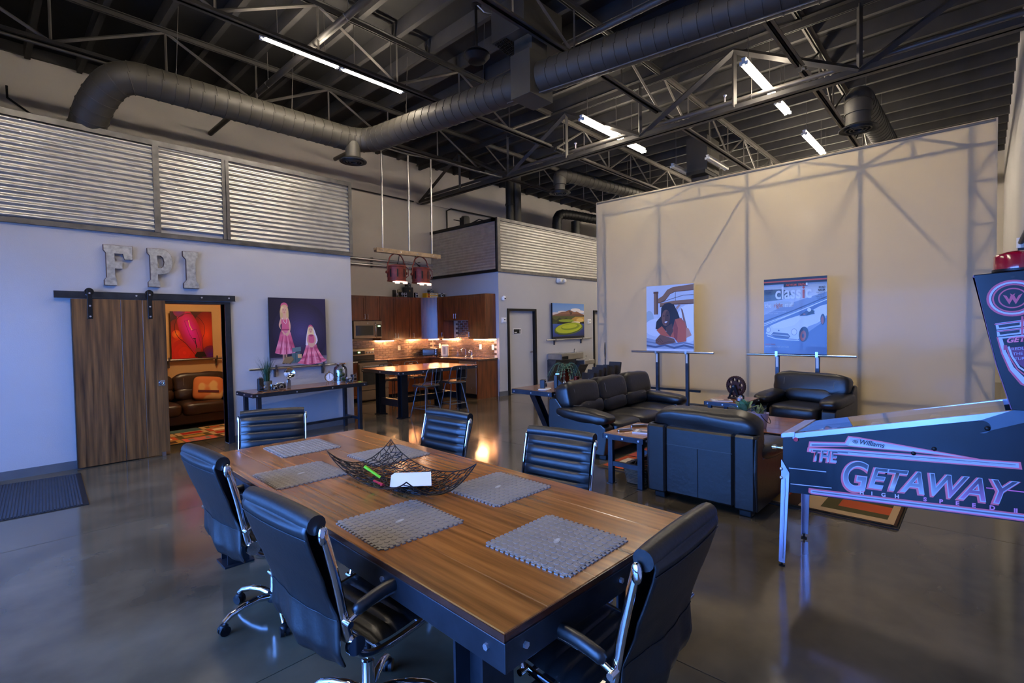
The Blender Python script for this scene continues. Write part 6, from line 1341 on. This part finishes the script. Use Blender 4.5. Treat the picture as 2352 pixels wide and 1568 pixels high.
    for k in range(5):
        a = 2*PI*k/5+.35; c_, s_ = math.cos(a), math.sin(a)
        sp = obj('spoke', MB().tube([(r*c_,r*s_,z) for r, z in ((.035,.105),(.10,.118),(.18,.112),(.25,.092),(.285,.068))],[.021,.019,.017,.016,.014],10), M_chrome, t, smooth=70)
        w = MB()
        for o_ in (-.014,.014):
            px_, py_ = .285*c_-o_*s_, .285*s_+o_*c_
            w.cyl((px_-.008*-s_,py_-.008*c_,.028),(px_+.008*-s_,py_+.008*c_,.028),.0275,18)
        cs = obj('caster', w, M_black, t, smooth=40); obj('caster_hood', MB().sq((.285*c_,.285*s_,.042),(.024,.024,.022),.7,1,14,8), M_black, cs, smooth=180)
    return t
c0 = office_chair()
spots = ((1.155,3.015,1.618,.031,'at the far left of the dining table'),(1.094,1.891,1.622,.034,'at the near left of the dining table, in the foreground'),(1.566,1.073,3.162,-.006,'at the near end of the dining table'),(1.628,4.246,-.432,-.039,'at the far end of the dining table'),(2.335,3.23,-1.518,-.037,'at the far right of the dining table'),(2.322,2.02,-1.462,-.041,'at the near right of the dining table'))
for i, (x, y, rz, dz, w) in enumerate(spots):
    lab = 'black ribbed office chair '+w
    if i == 0: o = c0; o.location = (x,y,0); o.rotation_euler = (0,0,rz); o['label'] = lab
    else: o = dup(c0, (x,y,0), rz, lab)
    for ch in o.children:                       # gas-lift height of this chair
        n = ch.name.split('.')[0]
        if n not in ('hub','spoke','caster','gas_lift'): ch.location.z = dz
# ================================================================== PINBALL MACHINE
XA, XZ, YP = 3.70, 4.26, .97          # near side, far side, front
M_pin = pm('black_cabinet_vinyl', S(9,11,17), .34, 0, var=0, col2=S(9,24,42), scale=2.6, detail=6, contrast=(.42,.72), coat=.1, spec=.35)
M_rail = pm('lavender_steel_rail', S(186,186,214), .28, .85, var=.06)
t = thing('pinball_machine', 'black pinball machine with pink and silver Getaway lettering', 'pinball machine')
sd = [(YP,.505),(YP,.888),(-.365,1.212),(-.365,.60)]
for x0, x1 in ((XA,XA+.02),(XZ-.02,XZ)): obj('side_panel', MB().prism(sd, x0, x1, 'x'), M_pin, t)
obj('front_panel', BOX(XA+.02,YP-.02,.51,XZ-.02,YP,.86), M_pin, t); obj('bottom_panel', MB().prism([(YP-.02,.51),(YP-.02,.522),(-.36,.614),(-.36,.602)],XA+.02,XZ-.02,'x'), M_black, t); obj('rear_panel', BOX(XA+.02,-.365,.61,XZ-.02,-.345,1.2), M_pin, t)
cd = obj('coin_door', BOX(XA+.12,YP,.56,XZ-.12,YP+.008,.80), M_black, t)
for x in (XA+.22,XZ-.22): obj('coin_slot', BOX(x-.02,YP+.008,.66,x+.02,YP+.014,.74), M_bolt, cd)
for x0, x1 in ((XA-.006,XA+.03),(XZ-.03,XZ+.006)):
    obj('side_rail', MB().prism([(YP-.06,.874),(YP-.06,.907),(-.365,1.227),(-.365,1.194)],x0,x1,'x'), M_rail, t)
obj('lockdown_bar', MB().prism([(YP+.012,.868),(YP+.012,.895),(YP,.905),(YP-.075,.921),(YP-.075,.885)],XA-.008,XZ+.008,'x'), M_rail, t, bevel=.004)
zt_ = lambda y, o: .895+(YP-y)*.243+o
obj('playfield', MB().add([(XA+.02,YP-.08,zt_(YP-.08,-.075)),(XZ-.02,YP-.08,zt_(YP-.08,-.075)),(XZ-.02,-.1,zt_(-.1,-.075)),(XA+.02,-.1,zt_(-.1,-.075))],[(0,1,2,3)]), pm('playfield_art', S(48,50,44), .4, var=0, col2=S(22,28,30), scale=9, coat=.5), t)
obj('apron', MB().add([(XA+.02,YP-.08,zt_(YP-.08,-.03)),(XZ-.02,YP-.08,zt_(YP-.08,-.03)),(XZ-.02,YP-.24,zt_(YP-.24,-.05)),(XA+.02,YP-.24,zt_(YP-.24,-.05))],[(0,1,2,3)]), pm('blue_apron', S(84,110,170), .4), t)
for x, y, h, c in ((3.85,.62,.03,(226,60,50)),(4.05,.5,.04,(240,240,240)),(3.9,.3,.04,(226,60,50)),(4.1,.2,.045,(240,200,60)),(3.82,.05,.05,(230,60,50)),(4.0,.02,.045,(250,250,250))):
    obj('bumper', MB().lathe([(.03,0),(.03,h*.7),(.022,h),(0,h)],14,(x,y,zt_(y,-.074))), pm('bumper_%d' % int(x*100+y*10), S(*c), .3, coat=.6), t, smooth=40)
obj('wire_ramp', MB().tube([(3.80,.7,zt_(.7,-.04)),(3.80,.45,zt_(.45,-.03)),(3.95,.2,zt_(.2,-.03)),(4.1,.0,zt_(0,-.03))],.004,6).tube([(3.84,.7,zt_(.7,-.04)),(3.84,.45,zt_(.45,-.03)),(3.98,.21,zt_(.21,-.03)),(4.1,.03,zt_(.03,-.03))],.004,6), M_chrome, t)
obj('glass', MB().add([(XA+.028,YP-.07,zt_(YP-.07,.002)),(XZ-.028,YP-.07,zt_(YP-.07,.002)),(XZ-.028,-.1,zt_(-.1,.002)),(XA+.028,-.1,zt_(-.1,.002))],[(0,1,2,3)]), M_glass, t)
# backbox
bbp = [(.03,1.884),(-.062,1.41),(-.121,1.178),(-.385,1.178),(-.385,1.905)]
XB0, XB1 = 3.64, 4.32
obj('backbox', MB().prism(bbp, XB0, XB1, 'x'), M_pin, t, bevel=.003)
obj('backbox_trim', MB().prism([(.034,1.87),(.03,1.886),(-.058,1.412),(-.117,1.180),(-.121,1.18),(-.062,1.41),(.026,1.87)],XB0-.002,XB0+.012,'x'), pm('purple_edge', S(120,70,110), .4), t)
bc = obj('beacon_base', MB().lathe([(.105,0),(.105,.012),(.0,.012)],28,(3.80,-.145,1.9)), M_black, t, smooth=40)
obj('beacon_dome', MB().lathe([(.1,.012),(.1,.08),(.094,.09),(.05,.105),(0,.11)],32,(3.80,-.145,1.9)), pm('red_beacon', S(150,10,36), .12, 0, var=.1, coat=1), t, smooth=60)
obj('beacon_arm', MB().tube([(3.80,-.24,1.92),(3.80,-.25,2.02),(3.80,-.2,2.05)],.022,10), M_chrome, t, smooth=60)
obj('hinge_arm', MB().prism([(-.01+.034*math.cos(a), 1.068+.034*math.sin(a)) for a in [math.radians(d) for d in range(60,300,20)]]+[(-.18,1.115),(-.32,1.20),(-.32,1.26),(-.14,1.178)],XA-.012,XA-.007,'x'), pm('blue_grey_plate', S(74,92,110), .45, .3, var=.15), t, bevel=.002)
obj('hinge_bolt', MB().sq((XA-.014,-.03,1.062),(.008,.012,.012),1,1,12,8), M_black, t, smooth=180)
for y, z in ((.28,.876),(.188,.916)): obj('carriage_bolt', MB().sq((XA-.002,y,z),(.006,.012,.012),1,1,12,8), M_black, t, smooth=180)
b = obj('flipper_button', MB().cyl((XA,.89,.872),(XA-.012,.89,.872),.014,18), pm('red_button', S(190,30,50), .3, coat=.6), t, smooth=40)
obj('plunger_rod', MB().cyl((XA+.07,YP,.785),(XA+.07,YP+.06,.785),.008,10).cyl((XA+.07,YP+.06,.785),(XA+.07,YP+.085,.785),.016,14), M_chrome, t, smooth=40)
# legs: splayed steel angle
for sx, x in ((-1,XA),(1,XZ)):
    for sy, y, zb in ((1,YP,.72),(-1,-.34,.80)):
        m = MB(); xo = x+sx*.004; yo = y+(.004 if sy > 0 else 0)
        a = [(xo,yo,zb),(xo,yo-sy*.045,zb-.08),(xo,yo-sy*.045,zb-.14),(xo+sx*.022,yo+sy*.01-sy*.034,.03),(xo+sx*.022,yo+sy*.01,.03),(xo,yo,zb-.14)]
        n = len(a); m.add(a+[(p[0]+sx*.006,p[1],p[2]) for p in a], [tuple(range(n)),tuple(range(n,2*n))[::-1]]+[(i,(i+1)%n,(i+1)%n+n,i+n) for i in range(n)])
        a = [(xo,yo,zb),(xo-sx*.045,yo,zb-.08),(xo-sx*.045,yo,zb-.14),(xo+sx*.022-sx*.034,yo+sy*.01,.03),(xo+sx*.022,yo+sy*.01,.03),(xo,yo,zb-.14)]
        m.add(a+[(p[0],p[1]+sy*.006,p[2]) for p in a], [tuple(range(n)),tuple(range(n,2*n))[::-1]]+[(i,(i+1)%n,(i+1)%n+n,i+n) for i in range(n)])
        m.tube([(xo+sx*.006,yo-sy*.02,zb-.12),(xo+sx*.028,yo-sy*.008,.06)],.005,6)
        lg = obj('leg', m, M_rail, t); obj('leveller', MB().lathe([(.02,0),(.02,.008),(.006,.012),(.006,.035)],14,(xo+sx*.008,yo-sy*.0,0)), M_black, lg, smooth=40)
        for dz in (.06,.12): obj('leg_bolt', MB().sq((xo+sx*.004,yo+sy*.004,zb-dz),(.012,.012,.012),1,1,10,8), M_bolt, lg, smooth=180)
# printed side art, following the cabinet's slope
fs_ = lambda s, z, d: (XA-.0006-d, YP-s, z)
PKN = (236,110,130); SIL = (176,186,206); SLD = (92,104,128); NAV = (16,24,40)
sl = lambda s, z: (s, z)
art('side_decal', t, [
 (PKN, [(.150,.827),(.156,.868),(.352,.892),(.370,.934),(.420,.934),(.985,.890),(.922,.884),(.697,.883),(.378,.868)]), (SIL, [(.158,.836),(.164,.861),(.355,.884),(.374,.926),(.418,.926),(.93,.889),(.697,.888),(.382,.872)]), (SLD, [(.17,.842),(.17,.852),(.36,.876),(.38,.872)]), ([(214,220,232),(150,156,180),(120,126,150),(190,196,214)], [(.374,.877),(.382,.92),(.42,.921),(.8,.894),(.697,.889)]),
 (PKN, [(.143,.797),(.147,.828),(.366,.85),(1.128,.901),(1.134,.862),(1.04,.856),(.37,.809)]), (SIL, [(.155,.803),(.158,.822),(.366,.843),(1.12,.894),(1.122,.869),(.37,.815)]), (SLD, [(.165,.81),(.166,.815),(.366,.836),(1.11,.885),(1.11,.878),(.37,.824)]), ((226,230,240), [(.37,.829),(1.11,.8815),(1.11,.8795),(.37,.826)]),
 (PKN, [(.152,.532),(.154,.561),(1.2,.637),(1.2,.596),(.17,.524)]), (SIL, [(.164,.535),(.166,.553),(1.2,.629),(1.2,.605),(.172,.53)]), (SLD, [(.175,.54),(.176,.546),(1.2,.621),(1.2,.613)]), ((230,150,190), [(.178,.533),(1.2,.607),(1.2,.602),(.178,.529)]),
 ((196,206,226), Ln([(.037,.672),(.253,.686)],.005)), ((196,206,226), Ln([(.047,.567),(.283,.588)],.005)), ((240,110,170), Ln([(.998,.739),(1.2,.750)],.006))], fs_, M_ink)
def italic(s0, z0, slope): return lambda u, v, d: (XA-.0006-d, YP-(s0+u), z0+v+u*slope)
grad = lambda x, y: (70+int(120*min(1,max(0,y/.11))*.4), 80+int(90*min(1,y/.12)), 120+int(60*min(1,y/.12))) if x < .2 else (120,110,150)
def word(s, size, s0, z0, slope, **k):
    lettering('logo_lettering', t, s, size, italic(s0-.006,z0-.005,slope), PKN, d=.0045, bold=size*.055, **k)
    lettering('logo_lettering', t, s, size, italic(s0,z0,slope), SIL, d=.0052, bold=size*.03, **k)
    lettering('logo_lettering', t, s, size, italic(s0+.001,z0+.001,slope), SIL, d=.0059, bold=size*.004, colfn=lambda x, y: tuple(int(a+(b-a)*min(1,max(0,1-y/(size*.72)))) for a, b in zip((44,52,72), (176,184,206) if x < size*1.9 else (190,120,176))), **k)
word('THE', .098, .170, .748, .07, shear=.15, sx=.78)
word('G', .255, .330, .598, .05, shear=.18, sx=.72)
word('ETAWAY', .175, .470, .635, .058, shear=.3, sx=.86)
for s, x, z in zip('HIGH', (.44,.498,.548,.612), (.588,.594,.598,.603)): lettering('logo_lettering', t, s, .030, italic(x-.008,z-.005,.05), (214,196,212), d=.006, bold=.0012)
for s, x, z in zip(['S','P','E','E','D','II'], (.745,.814,.883,.95,1.019,1.112), (.615,.619,.624,.628,.632,.638)): lettering('logo_lettering', t, s, .031, italic(x-.008,z-.006,.05), (226,140,190), d=.006, bold=.0014)
lettering('maker_lettering', t, 'Williams', .042, italic(.425,.893,-.045), (26,30,44), d=.0046, shear=.35, sx=.86, bold=.0006)
art('maker_badge', t, [((26,30,44), El(.408,.904,.014,.011)), ((170,178,196), Ln(El(.408,.904,.010,.008)+[(.418,.904)],.002)), ((190,196,212), Ln([(.401,.907),(.405,.900),(.408,.906),(.411,.900),(.415,.907)],.002))], lambda s, z, d: (XA-.0006-.0048-d, YP-s, z), M_ink)
fb = lambda s, z, d: (XB0-.0006-d, YP-s, z)
def ringp(cx, cy, rx, ry, w): q = El(cx,cy,rx,ry,40); return Ln(q+[q[0]],w)
RO = (206,84,110); RL = (186,190,222)
art('backbox_decal', t, [(RO, ringp(1.088,1.754,.090,.086,.016)), (RL, ringp(1.088,1.754,.084,.080,.009)), (RO, ringp(1.088,1.754,.073,.070,.007)), (RO, ringp(1.088,1.754,.051,.049,.006)),
 (RO, [(1.052,1.772),(1.076,1.722),(1.0875,1.748),(1.100,1.722),(1.124,1.776),(1.110,1.768),(1.101,1.748),(1.0935,1.768),(1.0975,1.778),(1.0875,1.771),(1.078,1.778),(1.081,1.768),(1.075,1.748),(1.066,1.766)]),
 (RL, [(1.025,1.625),(1.25,1.662),(1.25,1.63),(1.03,1.592)]), (NAV, [(1.036,1.616),(1.115,1.629),(1.115,1.615),(1.04,1.602)]), (RO, [(1.02,1.622),(1.25,1.66),(1.25,1.655),(1.024,1.617)]), (RL, [(1.03,1.588),(1.25,1.622),(1.25,1.592),(1.033,1.556)]), (NAV, [(1.04,1.58),(1.115,1.592),(1.115,1.578),(1.044,1.566)]), (RO, [(1.03,1.585),(1.25,1.62),(1.25,1.615),(1.034,1.58)]), (RO, Rc(1.12,1.53,1.128,1.66)),
 (RL, [(1.036,1.552),(1.25,1.584),(1.25,1.574),(1.052,1.546),(1.066,1.48),(1.095,1.40),(1.14,1.34),(1.25,1.28),(1.25,1.262),(1.128,1.318),(1.083,1.385),(1.054,1.47)]), (RO, [(1.03,1.553),(1.036,1.552),(1.054,1.47),(1.083,1.385),(1.128,1.318),(1.2,1.28),(1.2,1.27),(1.12,1.312),(1.077,1.38),(1.048,1.468)]), ((110,40,90), [(1.075,1.50),(1.25,1.52),(1.25,1.34),(1.15,1.38),(1.10,1.43)]), (RL, Ln([(1.075,1.505),(1.088,1.455),(1.115,1.40),(1.16,1.36)],.008)), (RO, Ln([(1.068,1.50),(1.08,1.45),(1.108,1.39),(1.15,1.345)],.006)), ((170,60,100), Rc(1.057,1.487,1.07,1.512)), ((20,20,30), El(1.087,1.862,.008,.006))], fb, M_ink)
lettering('shield_lettering', t, 'GETAWAY', .036, lambda u, v, d: (XB0-.0006-d, YP-(1.066+u), 1.524+v+u*.15), (236,120,150), d=.008, shear=.25, bold=.0015)
for k, s in enumerate(('REDLINE','THE','TURBO')): lettering('shield_lettering', t, s, .02, lambda u, v, d: (XB0-.0006-d, YP-(1.085+.006*k+u), 1.485-.025*k+v+u*.15), (176,170,206), d=.008)
# black strap hanging at the wall corner behind the backbox
t = thing('wall_track', 'black rod and hanging strap on the right wall above the pinball', 'rod')
obj('rod', MB().cyl((6.6,YR+.035,2.62),(9.2,YR+.035,2.62),.028,10), M_black, t); obj('end_cap', MB().cyl((9.2,YR+.035,2.55),(9.2,YR+.035,2.68),.04,12), M_white, t); obj('strap', BOX(9.16,YR+.005,1.2,9.26,YR+.06,2.55), M_cblk, t); obj('bracket', BOX(6.55,YR+.001,2.55,6.65,YR+.07,2.72), M_black, t)
